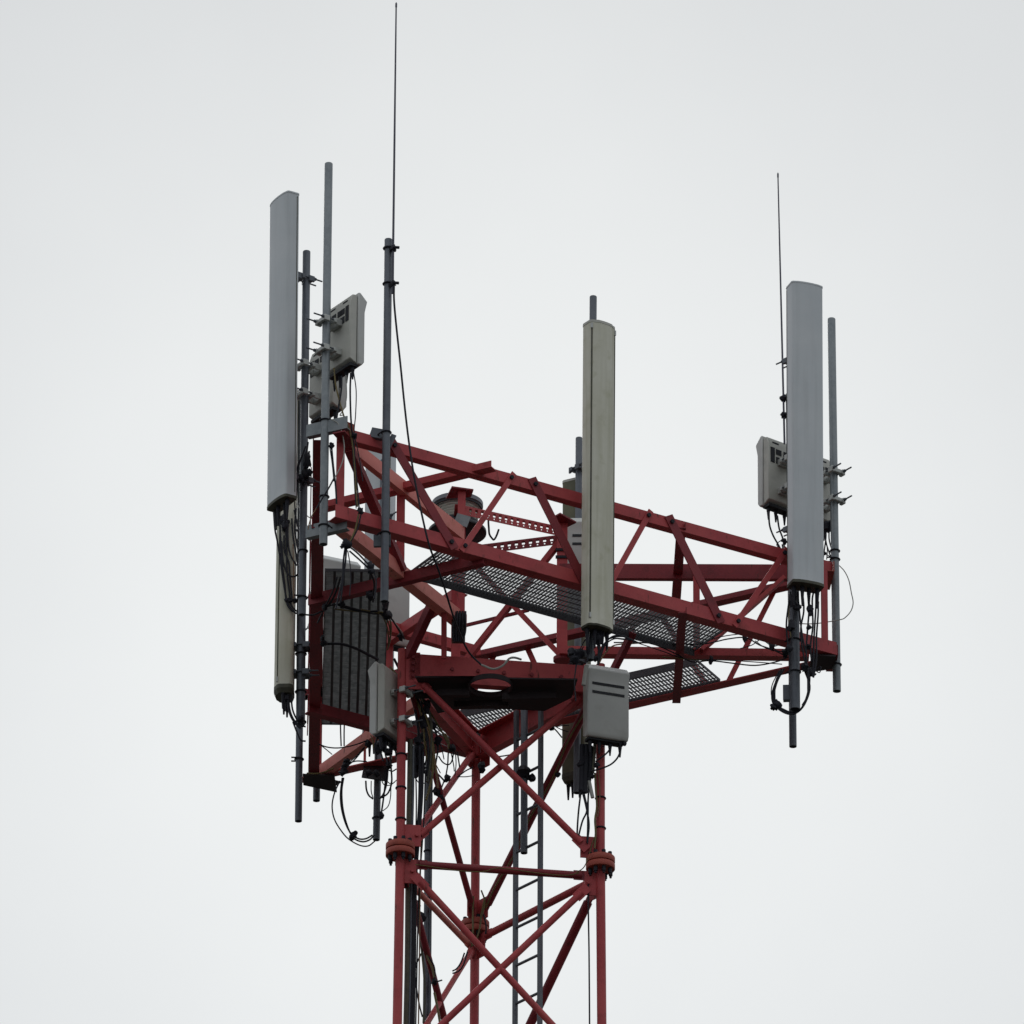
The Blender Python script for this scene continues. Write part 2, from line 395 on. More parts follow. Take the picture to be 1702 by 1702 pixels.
bmesh.ops.translate(bm, verts=[v for v in r_['geom'] if isinstance(v, bmesh.types.BMVert)], vec=(0, 0, 0.012))
bmesh.ops.recalc_face_normals(bm, faces=bm.faces[:])
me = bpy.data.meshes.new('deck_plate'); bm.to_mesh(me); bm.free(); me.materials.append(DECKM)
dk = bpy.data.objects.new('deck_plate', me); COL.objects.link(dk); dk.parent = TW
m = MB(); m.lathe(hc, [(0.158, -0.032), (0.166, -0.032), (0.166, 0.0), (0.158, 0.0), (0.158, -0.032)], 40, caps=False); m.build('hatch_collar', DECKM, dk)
m = MB()
for px, py in ((735, 1150), (880, 1155), (800, 1168)):
    a = PZ(px-45, py+4, zd-0.05); b2 = PZ(px+45, py+2, zd-0.05); m.box(a, b2, 0.05, 0.05, Z_)
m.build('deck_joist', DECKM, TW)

# ---- triangular head: chords, corner pieces, radial beams, ties, diagonals
def member(name, a, b, zr, nout, h, w, mat, flip=False, t=0.008):
    m = MB(); m.angle(PZ(a[0], a[1], zr), PZ(b[0], b[1], zr), nout, h, w, t, flip)
    return m.build(name, mat, TW)
CH = {}
def chord(key, a, b, zr, n, h, w, mat=RED):
    CH[key] = (PZ(*a, zr), PZ(*b, zr)); return member('chord', a, b, zr, n, h, w, mat)
chord('LRT', (572, 719.6), (1384, 943.2), ZT, N_LR, 0.088, 0.075)
chord('LRB', (558, 848.3), (1391, 1078), ZB, N_LR, 0.104, 0.10)
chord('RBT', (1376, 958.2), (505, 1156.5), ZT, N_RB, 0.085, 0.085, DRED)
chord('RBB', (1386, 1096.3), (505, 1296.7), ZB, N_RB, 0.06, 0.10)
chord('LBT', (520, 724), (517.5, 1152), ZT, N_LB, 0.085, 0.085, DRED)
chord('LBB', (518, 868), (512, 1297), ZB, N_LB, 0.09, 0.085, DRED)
# corner cross pieces
def crosspiece(a, b, zr, n, h, w, mat, name='corner_bracket'): return member(name, a, b, zr, n, h, w, mat)
crosspiece((509, 716), (577, 701), ZT+0.03, NL, 0.098, 0.05, GALV)
crosspiece((508, 884), (576, 868), ZB-0.06, NL, 0.098, 0.05, GALV)
crosspiece((1387, 941), (1379, 972), ZT, NR, 0.085, 0.07, RUST)
crosspiece((1393, 1080), (1388, 1108), ZB, NR, 0.085, 0.07, DRED)
crosspiece((503, 1152), (560, 1167), ZT, NB, 0.085, 0.07, DRED)
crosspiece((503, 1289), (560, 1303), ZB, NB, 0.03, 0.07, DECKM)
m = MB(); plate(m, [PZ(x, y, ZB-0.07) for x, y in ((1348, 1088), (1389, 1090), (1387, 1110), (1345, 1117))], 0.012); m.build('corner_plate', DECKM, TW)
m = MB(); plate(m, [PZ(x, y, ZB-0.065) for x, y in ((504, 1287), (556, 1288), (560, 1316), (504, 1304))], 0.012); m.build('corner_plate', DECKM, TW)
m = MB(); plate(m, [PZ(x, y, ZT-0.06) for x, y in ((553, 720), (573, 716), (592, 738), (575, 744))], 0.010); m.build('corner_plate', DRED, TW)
# orange end of the chord at the left corner
m = MB(); m.box(PZ(571, 712, ZT)+N_LR*0.006, PZ(588, 719, ZT)+N_LR*0.006, 0.012, 0.12, Z_); m.build('gusset_plate', RUST, TW)
# radial beams
NLr = Vector((NL.y, -NL.x, 0)); NLr = NLr if NLr.x > 0 else -NLr
NRr = Vector((0.02, -1, 0)); NBr = Vector((NB.y, -NB.x, 0)); NBr = NBr if NBr.y < 0 else -NBr
member('radial_beam', (584, 738), (772, 887), ZT, NLr, 0.105, 0.05, FADED)
member('radial_beam', (568, 868), (776, 1032), ZB, NLr, 0.105, 0.085, FADED)
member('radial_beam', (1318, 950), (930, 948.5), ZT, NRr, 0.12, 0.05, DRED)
member('radial_beam', (1345, 1085), (930, 1079.5), ZB, NRr, 0.062, 0.085, RED)
member('radial_beam', (524, 1140), (766, 978), ZT, NBr, 0.085, 0.06, RED)
member('radial_beam', (520, 1288), (766, 1108), ZB, NBr, 0.09, 0.07, FADED)
# ties near each corner
member('tie_beam', (522, 842), (816, 770.5), ZT, N_RB*-1, 0.052, 0.085, RED)
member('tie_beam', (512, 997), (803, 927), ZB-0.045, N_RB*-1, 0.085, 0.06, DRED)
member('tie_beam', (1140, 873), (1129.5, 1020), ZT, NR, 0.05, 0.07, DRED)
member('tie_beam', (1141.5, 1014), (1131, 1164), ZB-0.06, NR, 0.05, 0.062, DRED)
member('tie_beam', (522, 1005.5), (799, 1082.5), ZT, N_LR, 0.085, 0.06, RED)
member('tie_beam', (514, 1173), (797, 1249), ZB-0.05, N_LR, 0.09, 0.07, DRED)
# uprights
def upright(px, y0, y1, zr, w, mat=RED, nout=Vector((0, -1, 0)), dn=0.0):
    p = PZ(px, y1, zr); p = p + nout*dn; q = Vector((p.x, p.y, zat(p.x, p.y, y0)))
    m = MB(); a = Vector((nout.y, -nout.x, 0))
    m.sec(p, q, [(-w/2, 0), (w/2, 0), (w/2, -0.008), (-w/2+0.008, -0.008), (-w/2+0.008, -w), (-w/2, -w)], a, nout)
    return m.build('upright', mat, TW)
upright(665, 806, 948, ZB, 0.062); upright(1158, 945, 1079, ZB, 0.05); upright(646, 1052, 1196, ZB, 0.055)
upright(564, 722, 858, ZB, 0.066, RED, N_LR, 0.01); upright(1374, 946, 1072, ZB, 0.055, RED, N_LR, -0.02)
upright(527, 1155, 1290, ZB, 0.055, RED, N_LR, 0.02); upright(606, 1148, 1282, ZB, 0.02, RED)
upright(1371, 972, 1098, ZB, 0.05, DRED, N_LR, 0.0)
# truss diagonals
def lerp(k, t): return CH[k][0].lerp(CH[k][1], t)
def atx(k, px):
    a, b = CH[k]; lo, hi = 0.0, 1.0; inc = pix(b)[0] > pix(a)[0]
    for _ in range(40):
        m_ = (lo+hi)/2
        if (pix(a.lerp(b, m_))[0] < px) == inc: lo = m_
        else: hi = m_
    return a.lerp(b, lo)
def diagonal(kt, xt, kb, xb, n, dark, ext=0.06):
    A, B = atx(kt, xt), atx(kb, xb); d = (B-A).normalized(); A = A - d*ext; B = B + d*ext
    m = MB(); s = n.cross(d).normalized()
    if s.z > 0: s = -s
    w = 0.076 if dark else 0.043
    o = n*0.003
    m.sec(A+o, B+o, [(-w/2, 0), (w/2, 0), (w/2, 0.008), (-w/2, 0.008)] if dark else [(-w/2, 0), (w/2, 0), (w/2, 0.008), (-w/2, 0.008)], s, n)
    ob = m.build('diagonal_brace', DRED if dark else RED, TW)  # dark diagonals: shade of a downward face put into the colour
    for e, q in ((A, d), (B, -d)):
        if ext == 0: continue
        b = MB(); b.bolt(e + q*(ext*0.9) + n*0.011, n, 0.017, 0.016); b.build('joint_bolt', BLACK, ob)
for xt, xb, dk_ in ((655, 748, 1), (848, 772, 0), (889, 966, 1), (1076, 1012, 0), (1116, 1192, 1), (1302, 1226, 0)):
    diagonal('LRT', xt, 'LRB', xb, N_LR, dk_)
for xt, xb in ((1290, 1210), (1098, 1178), (1060, 980), (875, 932), (826, 735), (640, 700)):
    diagonal('RBT', xt, 'RBB', xb, -N_RB, 0, 0.0)
for i, (a, b) in enumerate(((.12, .225), (.35, .255), (.40, .495), (.625, .555), (.67, .77), (.9, .81))):
    A, B = lerp('LBT', a), lerp('LBB', b); m = MB(); m.box(A+N_LB*0.01, B+N_LB*0.01, 0.008, 0.05, N_LB.cross(B-A)); m.build('diagonal_brace', DRED, TW)
# diagonals in the radial frames
def free_bar(a, za, b, zb_, w, h, mat, hint=Z_, name='radial_brace'):
    m = MB(); m.box(PZ(*a, za), PZ(*b, zb_), w, h, hint); return m.build(name, mat, TW)
free_bar((577, 737), ZT, (668, 948), ZB, 0.05, 0.07, DRED, NLr)
free_bar((1312, 953), ZT, (1166, 1081), ZB, 0.03, 0.055, RED, Vector((0, -1, 0)))
free_bar((718, 1006), ZB, (677, 1094), ZRING-H+0.08, 0.06, 0.06, DRED, name='platform_strut')
free_bar((1052, 1051), ZB, (1005, 1143), ZRING-H+0.08, 0.045, 0.045, DRED, name='platform_strut')
free_bar((738, 1008), ZB, (738, 1095), ZB-0.38, 0.04, 0.04, RED, name='platform_strut')
free_bar((640, 1193), ZB, (745, 1235), ZRING-H+0.08, 0.05, 0.05, DRED, name='platform_strut')
# ---- three lamp-frame posts over the tower's centre
def post(key, xb, yb, yt, w):
    p = PZ(xb, yb, ZB-0.04); q = Vector((p.x, p.y, zat(p.x, p.y, yt)))
    m = MB(); m.sec(p, q, [(-w/2, -w/2), (w/2, -w/2), (w/2, -w/2+0.009), (-w/2+0.009, -w/2+0.009), (-w/2+0.009, w/2), (-w/2, w/2)], Vector((1, 0, 0)), Vector((0, 1, 0)))
    return p, q, m.build('frame_post', RED if key != 'P' else RUST, TW)
P1 = post('A', 766, 1034, 818, 0.058); P2 = post('B', 934, 1096, 872, 0.080); P3 = post('C', 757, 1126, 908, 0.07)
def topplate(pts, z):
    m = MB(); plate(m, [PZ(x, y, z-H) for x, y in pts], 0.012); return m.build('post_cap', DRED, TW)
topplate(((751, 809), (787, 814), (783, 825), (741, 828)), P1[1].z); topplate(((922, 858), (931, 853), (958, 868), (937, 878)), P2[1].z)
m = MB(); m.lathe(P2[0]+Z_*0.005, [(0.03, -0.02), (0.065, -0.02), (0.065, 0.008), (0.03, 0.008)], 24); m.build('post_foot', DRED, TW)
m = MB()
for q in (918, 930): 
    zz = zat(P2[0].x, P2[0].y, q); m.box(Vector((P2[0].x-0.05, P2[0].y-0.042, zz)), Vector((P2[0].x+0.05, P2[0].y-0.042, zz)), 0.02, 0.02)
m.build('post_strap', BLACK, TW)
def perforated(A, B, hgt, nout, mat):
    # a real strip with punched holes: built as cells with openings
    d = (B-A); L = d.length; d.normalize(); u = Z_; n = max(4, int(L/0.056)); cell = L/n
    m = MB(); t = 0.005; hw, hh = 0.0125, 0.0145
    def q(x0, x1, y0, y1):
        m.sec(A+d*x0, A+d*x1, [(0, y0), (0, y1), (-t, y1), (-t, y0)], nout, u)
    for i in range(n):
        x0, x1 = i*cell, (i+1)*cell; xm = (x0+x1)/2
        q(x0, xm-hw, -hgt/2, hgt/2); q(xm+hw, x1, -hgt/2, hgt/2)
        q(xm-hw, xm+hw, hgt*0.12+hh, hgt/2); q(xm-hw, xm+hw, -hgt*0.18, hgt*0.12-hh); q(xm-hw, xm+hw, -hgt/2, -hgt*0.33)
        q(xm-hw, xm-0.006, -hgt*0.33, -hgt*0.18); q(xm+0.006, xm+hw, -hgt*0.33, -hgt*0.18)
    m.sec(A, B, [(-t, hgt/2), (-0.05, hgt/2), (-0.05, hgt/2-t), (-t, hgt/2-t)], nout, u)
    return m.build('perforated_rail', mat, TW)
zt1 = P1[1].z-0.03
perforated(P1[1]-Z_*0.14+Vector((0.0, 0.0, -0.005)), P2[1]-Z_*0.06, 0.078, Vector((0.55, -0.83, 0)), RED)
perforated(P3[1]-Z_*0.05, P2[1]-Z_*0.10+Vector((0, 0.04, 0)), 0.078, Vector((-0.35, -0.93, 0)), DRED)
perforated(P3[1]-Z_*0.05, P1[1]-Z_*0.14, 0.078, Vector((1, 0, 0)), RED)
def thin(A, B, r, mat=RED, name='post_brace'):
    m = MB(); m.box(A, B, r, r, Z_); return m.build(name, mat, TW)
thin(P2[1]-Z_*0.12, P3[0]+Z_*0.03, 0.042); thin(P3[1], P2[0]+Z_*0.02, 0.040)
thin(PY(768, 1041, P3[0].y-0.1), PY(879, 1014, P3[0].y-0.05), 0.022, DRED)
m = MB(); m.box(PY(757, 862, P1[1].y-0.05), PY(779, 868, P1[1].y-0.06), 0.012, 0.09, Z_); m.build('lamp_bracket', GALV, TW)
m = MB(); m.box(PY(741, 902, P1[1].y+.10), PY(763, 882, P1[1].y+.02), 0.012, 0.06, Z_); m.build('lamp_bracket', FADED, TW)

# ================================================================ walkways (bar gratings)
def grating(label, quad, z, bars=(), lips=(0.055, 0.055), rw=0.006, gm=None):
    P = [PZ(x, y, z) for x, y in quad]            # inner-a, outer-a, outer-b, inner-b
    ctr = sum(P, Vector())/4
    T = thing('walkway_grating', label, 'walkway', ctr, 'bar gratings round the platform')
    A = (P[0]+P[1])/2; B = (P[3]+P[2])/2; d = (B-A); L = d.length; d.normalize(); n = Vector((d.y, -d.x, 0))
    Wd = (((P[1]-P[0]).length)+((P[2]-P[3]).length))/2
    m = MB(); pitch = 0.0285; k = int(L/pitch)
    for i in range(1, k):
        c = A + d*(L*i/k); jx = random.uniform(-0.001, 0.001)
        m.box(c - n*Wd/2 + d*jx, c + n*Wd/2 + d*jx, 0.0035, 0.019, Z_)
    r = int(Wd/0.058); rods = MB()
    for j in range(1, r):
        o = n*(-Wd/2 + Wd*j/r)
        rods.box(A+o-Z_*0.0095, B+o-Z_*0.0095, rw, 0.006, Z_)
    rods.build('cross_rods', EDGE, T); m.build('bar_grid', gm or GRATE, T)
    f = MB()
    so = 1 if n.dot((P[1]+P[2])/2-(P[0]+P[3])/2) > 0 else -1     # the outer side
    for sgn, hh in ((-so, lips[0]), (so, lips[1])):
        o = n*(sgn*(Wd/2+0.003))
        f.box(A+o-Z_*(hh/2-0.014), B+o-Z_*(hh/2-0.014), 0.006, hh, Z_)
    f.box(A-n*Wd/2, A+n*Wd/2, 0.006, 0.022, Z_); f.box(B-n*Wd/2, B+n*Wd/2, 0.006, 0.022, Z_)
    f.build('edge_frame', EDGE, T)
    for q in bars:
        c = A + d*(L*q); s = MB(); s.box(c-n*Wd*0.49-Z_*0.022, c+n*Wd*0.49-Z_*0.022, 0.008, 0.02, Z_); s.build('support_bar', DGALV, T)
    return T
grating('bar grating running beneath the long front truss behind the stained beige antenna', ((683, 951), (730, 916), (1205, 1047), (1152, 1079)), ZB+0.005, (), (0.065, 0.02))
grating('bar grating on the left side of the platform, looking like an upright grille', ((642, 948), (545, 948), (538, 1192), (634, 1214)), ZB+0.03, (), (0.03, 0.03), 0.019, GRATE2)  # wide dark rods also stand in for the shaded gaps between columns
grating('bar grating along the rear truss, behind the grey cabinet with two slots', ((655, 1208), (693, 1243), (1195, 1131), (1158, 1096)), ZB+0.03, (), (0.06, 0.05))

# ================================================================ ladder
zl = ZF - H
a0, b0 = PZ(857, 1488, zl), PZ(898, 1468, zl)
LD = thing('ladder', 'slim grey steel climbing ladder inside the lattice mast', 'ladder', Vector(((a0.x+b0.x)/2, (a0.y+b0.y)/2, 0.3)))
ztop = ZRING + 0.02
for q in (a0, b0):
    m = MB(); q2 = Vector((q.x, q.y, 0.3)); m.box(q2, Vector((q.x, q.y, ztop)), 0.026, 0.034, (b0-a0).normalized()); m.build('rail', DGALV, LD)
zr = zat(a0.x, a0.y, 1480); k = int((zr-0.6)/0.305); zz = zr - 0.305*k
nr = 0
rest = MB()
while zz < ztop:
    A, B = Vector((a0.x, a0.y, zz)), Vector((b0.x, b0.y, zz))
    if zz > ZF-2.5:
        m = MB(); m.tube(A, B, 0.011, n=8); m.build('rung', DGALV, LD)
    else: rest.tube(A, B, 0.011, n=6)
    zz += 0.305
ro = rest.build('rungs_below', DGALV, LD); ro['kind'] = 'stuff'

# ================================================================ mounting poles
POLES = {}
def pole(key, label, top, bot, y, r, mat, group='mounting poles on the platform', cap=True):
    A, B = PY(*bot, y), PY(*top, y)
    T = thing('mounting_pole', label, 'pole', A, group)
    d = (B-A).normalized()
    m = MB()
    n = 20; dd, a, b = frame_of(d)
    cs = [(math.cos(2*math.pi*i/n), math.sin(2*math.pi*i/n)) for i in range(n)]
    k = 0
    prof = [(A+d*0.10, r*0.8), (A, r*0.8), (A, r), (B-d*0.004, r), (B, r*0.92)]
    for p, rr in prof: m.v += [p+a*x*rr+b*yy*rr for x, yy in cs]
    for i in range(len(prof)-1):
        for j in range(n): m.f.append([i*n+j, i*n+(j+1) % n, (i+1)*n+(j+1) % n, (i+1)*n+j]); m.sm.append(i == 2)
    m.f.append([(len(prof)-1)*n+j for j in range(n)]); m.sm.append(False)
    m.f.append([j for j in range(n-1, -1, -1)]); m.sm.append(False)
    m.build('pipe', mat, T)
    POLES[key] = (A, B, r, T)
    return T
def on(key, py):
    A, B, r, T = POLES[key]; lo, hi = 0.0, 1.0
    for _ in range(40):
        q = (lo+hi)/2
        if pix(A.lerp(B, q))[1] > py: lo = q
        else: hi = q
    return A.lerp(B, lo)
def strap(key, py, mat=BLACK, n_=None, name='u_bolt', stem=0.06):
    A, B, r, T = POLES[key]; c = on(key, py)
    m = MB(); m.ring(c, (B-A), r+0.006, 0.0055)
    if n_ is not None:
        s = n_.cross(Z_).normalized()
        for e in (-1, 1): m.tube(c + s*e*(r+0.006), c + s*e*(r+0.006) - n_*stem, 0.006, n=6)
    return m.build(name, mat, T)
YB = lambda x, y: PZ(x, y, ZB).y
pole('Lc', 'tall pale galvanised pole at the left corner, the highest-standing pipe', (546.3, 272), (537.5, 905), PZ(540, 876, ZB-0.06).y-0.10, 0.030, GALV)
strap('Lc', 699, BLACK, NL); strap('Lc', 874, BLACK, NL); strap('Lc', 826, BLACK)
pole('La', 'dull grey pole behind the left tall grey antenna, topped at the height of its brackets', (509.6, 418), (502.0, 1022), YB(505, 905), 0.0285, DGALV)
strap('La', 916, BLACK); strap('La', 993, BLACK, -N_LB); 
pole('W1', 'dark grey pole in front of the front truss carrying the long whip aerial', (645.6, 398), (639.0, 1000), YB(642, 871)-0.06, 0.029, DGALV)
strap('W1', 719, BLACK, N_LR); strap('W1', 886, BLACK, N_LR)
pole('C', 'short-topped grey pole behind the weathered beige antenna at the middle of the front truss', (986, 493), (981, 1097), YB(984, 966)-0.06, 0.027, DGALV)
pole('Ra', 'grey pole behind the right grey antenna, its cut end below the platform', (1316, 540), (1321.5, 1179), YB(1321, 1059)-0.06, 0.038, DGALV)
strap('Ra', 1064, BLACK, N_LR); strap('Ra', 1117, BLACK, N_LR)
pole('W2', 'dark pole at the right end carrying the shorter whip aerial', (1312, 655), (1318, 1241), YB(1317, 1112)+0.06, 0.028, DGALV)
pole('Rc', 'outermost right pole, pale galvanised pipe standing clear of the antenna', (1382, 530), (1391, 1149), PZ(1390, 1094, ZB).y-0.02, 0.030, GALV)
strap('Rc', 930, BLACK, NR); strap('Rc', 1105, BLACK, NR); strap('Rc', 916, BLACK)
pole('D', 'pole behind the rear beige antenna, showing its tip left of the front beige antenna', (962.5, 728), (959, 1318), YB(958, 1195)+0.05, 0.027, DGALV)
pole('E', 'dark pole whose lower end hangs under the slim cabinet at lower left', (638, 765), (625.5, 1396), YB(628, 1268)+0.05, 0.027, DGALV)
strap('E', 1280, BLACK, N_RB); strap('E', 1360, BLACK)
pole('F', 'pole on the left truss behind the narrow beige antenna', (503, 648), (499.5, 1204), YB(502, 1080), 0.034, DGALV)
strap('F', 1087, BLACK); strap('F', 1150, BLACK); strap('F', 1200, BLACK)
pole('W3', 'dark pole on the left truss whose open end hangs lowest at the left corner', (503, 760), (496, 1365), YB(500, 1236)+0.02, 0.027, DGALV)
strap('W3', 1262, BLACK, -N_LB)
pole('Bc', 'pole at the rear left corner with only its short stub showing under the corner plate', (532, 760), (526, 1331), PZ(527, 1302, ZB).y+0.02, 0.027, DGALV)
pole('lad', 'short grey pipe hanging beside the ladder under the deck', (871.5, 1150), (871, 1418), a0.y-0.10, 0.026, DGALV, None)
m = MB(); m.blob(on('lad', 1285)-Vector((0, 0.02, 0)), 0.05, 3); m.blob(on('lad', 1293)+Vector((0.05, 0, 0)), 0.03, 4); m.build('clamp', BLACK, POLES['lad'][3])
# galvanised brackets that hold the whip pole
m = MB(); w1 = on('W1', 719); m.angle(w1+Vector((-.115, .045, .03)), w1+Vector((.02, .03, -.005)), N_LR, 0.085, 0.03); m.build('bracket', DGALV, POLES['W1'][3])
m = MB(); w1 = on('W1', 720); m.box(w1+Vector((0.015, .03, -.045)), w1+Vector((.05, .03, -.06)), 0.01, 0.12); m.build('bracket', DGALV, POLES['W1'][3])
m = MB(); w1 = on('W1', 886); m.angle(w1+Vector((-.085, .06, -.03)), w1+Vector((.04, .05, -.03)), N_LR, 0.09, 0.03); m.build('bracket', DGALV, POLES['W1'][3])
m = MB(); w1 = on('C', 1078); m.box(w1+Vector((-.16, .07, .0)), w1+Vector((.03, .06, -.03)), 0.05, 0.055); m.build('bracket', EDGE, POLES['C'][3])
m = MB(); w1 = on('Ra', 1140); m.box(w1+Vector((-.085, .07, -.03)), w1+Vector((.02, .06, -.03)), 0.05, 0.12); m.build('bracket', DGALV, POLES['Ra'][3])
m = MB(); w1 = on('E', 1290); m.box(w1+Vector((-.11, -.05, .03)), w1+Vector((.07, -.05, .0)), 0.02, 0.13); m.build('bracket', EDGE, POLES['E'][3])

# ================================================================ panel antennas
def clamp(parent, key, c, n, gap, scale=1.0, mat=ALU, rods=0.13):
    # jaw blocks either side of a pole and two threaded rods sticking out behind
    A, B, r, T = POLES[key] if key else (None, None, 0.033, None)
    s = n.cross(Z_).normalized(); w = 0.065*scale
    m = MB()
    m.box(c - s*w + n*(r+0.012), c + s*w + n*(r+0.012), 0.026, 0.034, Z_)
    m.box(c - s*w*0.8 - n*(r+0.012), c + s*w*0.8 - n*(r+0.012), 0.026, 0.032, Z_)
    m.box(c - s*w*1.0 - n*(r+0.004), c - s*w*0.62 - n*(r+0.004), 0.05, 0.045, Z_); m.box(c + s*w*0.62 - n*(r+0.004), c + s*w*1.0 - n*(r+0.004), 0.05, 0.045, Z_)
    m.box(c - s*w*0.7 + n*(r+0.02), c - s*w*0.7 + n*gap, 0.014, 0.05, Z_); m.box(c + s*w*0.7 + n*(r+0.02), c + s*w*0.7 + n*gap, 0.014, 0.05, Z_)
    o = m.build('pole_clamp', mat, parent, 0.004)
    q = MB()
    for e in (-1, 1):
        z0 = c + s*e*w*0.78 + Z_*0.006
        q.tube(z0 + n*(r+0.03), z0 - n*(r+rods), 0.006, n=8); q.tube(z0 - n*(r+0.03), z0 - n*(r+0.045), 0.012, n=6)
    q.build('threaded_rod', DGALV, o)
    return o
def rrect(w, d, rad, bulge, steps=5):
    pts = []
    for cx, cy, a0_ in ((w/2-rad, d/2-rad, 0), (-w/2+rad, d/2-rad, 90), (-w/2+rad, -d/2+rad, 180), (w/2-rad, -d/2+rad, 270)):
        for i in range(steps+1):
            a = R(a0_+90*i/steps); x, y = cx+rad*math.cos(a), cy+rad*math.sin(a)
            pts.append((x, y))
    # front (y > 0) gets a crown
    out_ = []
    for i, (x, y) in enumerate(pts):
        out_.append((x, y))
        if i == steps:
            for k in range(1, 8):
                xx = (w/2-rad)*(1-2*k/8.0); out_.append((xx, d/2 + bulge*(1-(xx/(w/2))**2)))
    return out_
def antenna(label, key, n, gap, w, d, xc, ytop, ybot, kind, brackets, flat=False):
    n = n.normalized(); t = Z_.cross(n).normalized()      # t = along the width
    p0 = on(key, (ytop+ybot)/2)
    c = p0 + n*(gap + d/2)
    # match the rows: plumb through c
    corner = min([c + t*sx*w/2 + n*sy*d/2 for sx in (-1, 1) for sy in (-1, 1)], key=lambda q: q.y)
    zt_, zb_ = zat(corner.x, corner.y, ytop), zat(corner.x, corner.y, ybot)
    c.x = xat(xc, c.y, (zt_+zb_)/2)
    base = Vector((c.x, c.y, zb_))
    T = thing('panel_antenna', label, 'antenna', base, 'panel antennas on the platform poles')
    rad, bul = (0.020, 0.014) if kind == 'new' else (0.034, 0.020)
    prof = rrect(w, d, rad, bul)
    mat = GREY if kind == 'new' else BEIGE
    def ringpts(z, k=1.0): return [Vector((c.x, c.y, z)) + t*x*k + n*y*k for x, y in prof]
    h = zt_-zb_; cap = 0.012 if kind == 'new' else 0.02; bc = 0.022 if kind == 'new' else (0.006 if flat else 0.03)
    m = MB(); m.prism(ringpts(zb_+bc), ringpts(zt_-cap), True)
    ro_ = m.build('radome', mat, T)
    m = MB(); m.prism(ringpts(zt_-cap, 1.025), ringpts(zt_, 1.02), False); m.build('top_cap', mat if kind == 'new' else BOXD, T)
    m = MB()
    if kind == 'new': m.prism(ringpts(zb_, 1.015), ringpts(zb_+bc, 1.02), False)
    elif flat: m.prism(ringpts(zb_-0.008, 0.97), ringpts(zb_+0.006, 1.02), False)
    else: m.prism(ringpts(zb_-0.035, 0.86), ringpts(zb_, 1.02), False); m.prism(ringpts(zb_, 1.02), ringpts(zb_+bc, 1.02), False)
    m.build('bottom_cap', CAPD, T)
    m = MB()
    for sx in (-1, 1):                                    # joint line between the tray and the cover
        q = Vector((c.x, c.y, 0)) + (t*sx*(w/2-0.001) + n*(-d/2+rad+0.002) if kind == 'new' else t*sx*(w/2-rad*0.30) + n*(d/2-rad*0.30))
        sw = 0.006 if kind == 'new' else 0.009; m.box(Vector((q.x, q.y, zb_+0.05)), Vector((q.x, q.y, zt_-0.03)), sw, sw, n)
    m.build('cover_seam', CAPD, ro_)
    if kind == 'old':
        for sx in (-1, 1):
            for zz_ in (zt_-0.05, zb_+0.07):
                m = MB()
                q = Vector((c.x, c.y, zz_)) + t*sx*(w/2-rad*0.25) + n*(d/2-rad*0.25); m.box(q-Z_*0.02, q+Z_*0.02, 0.014, 0.014, n); m.build('clip', ALU, T)
    for i in range(4):
        tt = (-0.36 + 0.24*i)*w
        q = Vector((c.x, c.y, zb_)) + t*tt + n*(-0.01 + 0.02*(i % 2))
        m = MB(); m.tube(q+Z_*0.01, q-Z_*0.045, 0.016, n=10); m.tube(q-Z_*0.04, q-Z_*0.16, 0.015, 0.007, n=10)
        m.build('connector', BLACK, T)
    for py in brackets:
        pc = on(key, py)
        bc_ = Vector((c.x, c.y, pc.z)) - n*d/2
        nn = (bc_ - pc); nn.z = 0; g_ = nn.length
        clamp(T, key, pc, nn.normalized() if g_ > 0.03 else n, max(g_, 0.05), 0.8, DGALV, 0.10)
    return base, c, n, t, zt_, zb_
n_L = Vector((-.86, -.51, 0)); n_R = Vector((.35, -.94, 0)); n_E = Vector((.60, .80, 0)); n_C = Vector((.58, -.81, 0))
A_L = antenna('tall smooth grey panel antenna at the far left, above everything beside it', 'La', n_L, 0.15, 0.275, 0.105, 472.3, 316, 824, 'new', (465, 800))
A_R = antenna('tall smooth grey panel antenna at the right end of the platform, facing the camera', 'Ra', n_R, 0.06, 0.250, 0.135, 1336.5, 466, 966, 'new', (600, 880))
A_E = antenna('grey panel antenna seen from the back through the left end of the truss', 'E', n_E, 0.10, 0.235, 0.11, 630.5, 736, 1210, 'new', (860, 1150))
A_C = antenna('stained beige panel antenna with a dark seam, at the middle of the front truss', 'C', n_C, 0.07, 0.228, 0.13, 992.5, 529.5, 1035, 'old', (640, 985), True)
A_F = antenna('narrow beige panel antenna under the tall left one, seen from its side', 'F', Vector((-1, .06, 0)), 0.05, 0.21, 0.125, 478, 642, 1142, 'old', (1075, 1120))
A_D = antenna('green-stained beige panel antenna at the rear, behind the cabinet with two slots', 'D', Vector((.48, .88, 0)), 0.06, 0.20, 0.13, 958, 790, 1284, 'old', (780, 1100))
for c_ in bpy.data.objects:
    if c_.name.startswith('radome') and c_.parent and c_.parent['label'].startswith('green-stained'): c_.data.materials[0] = MOSS

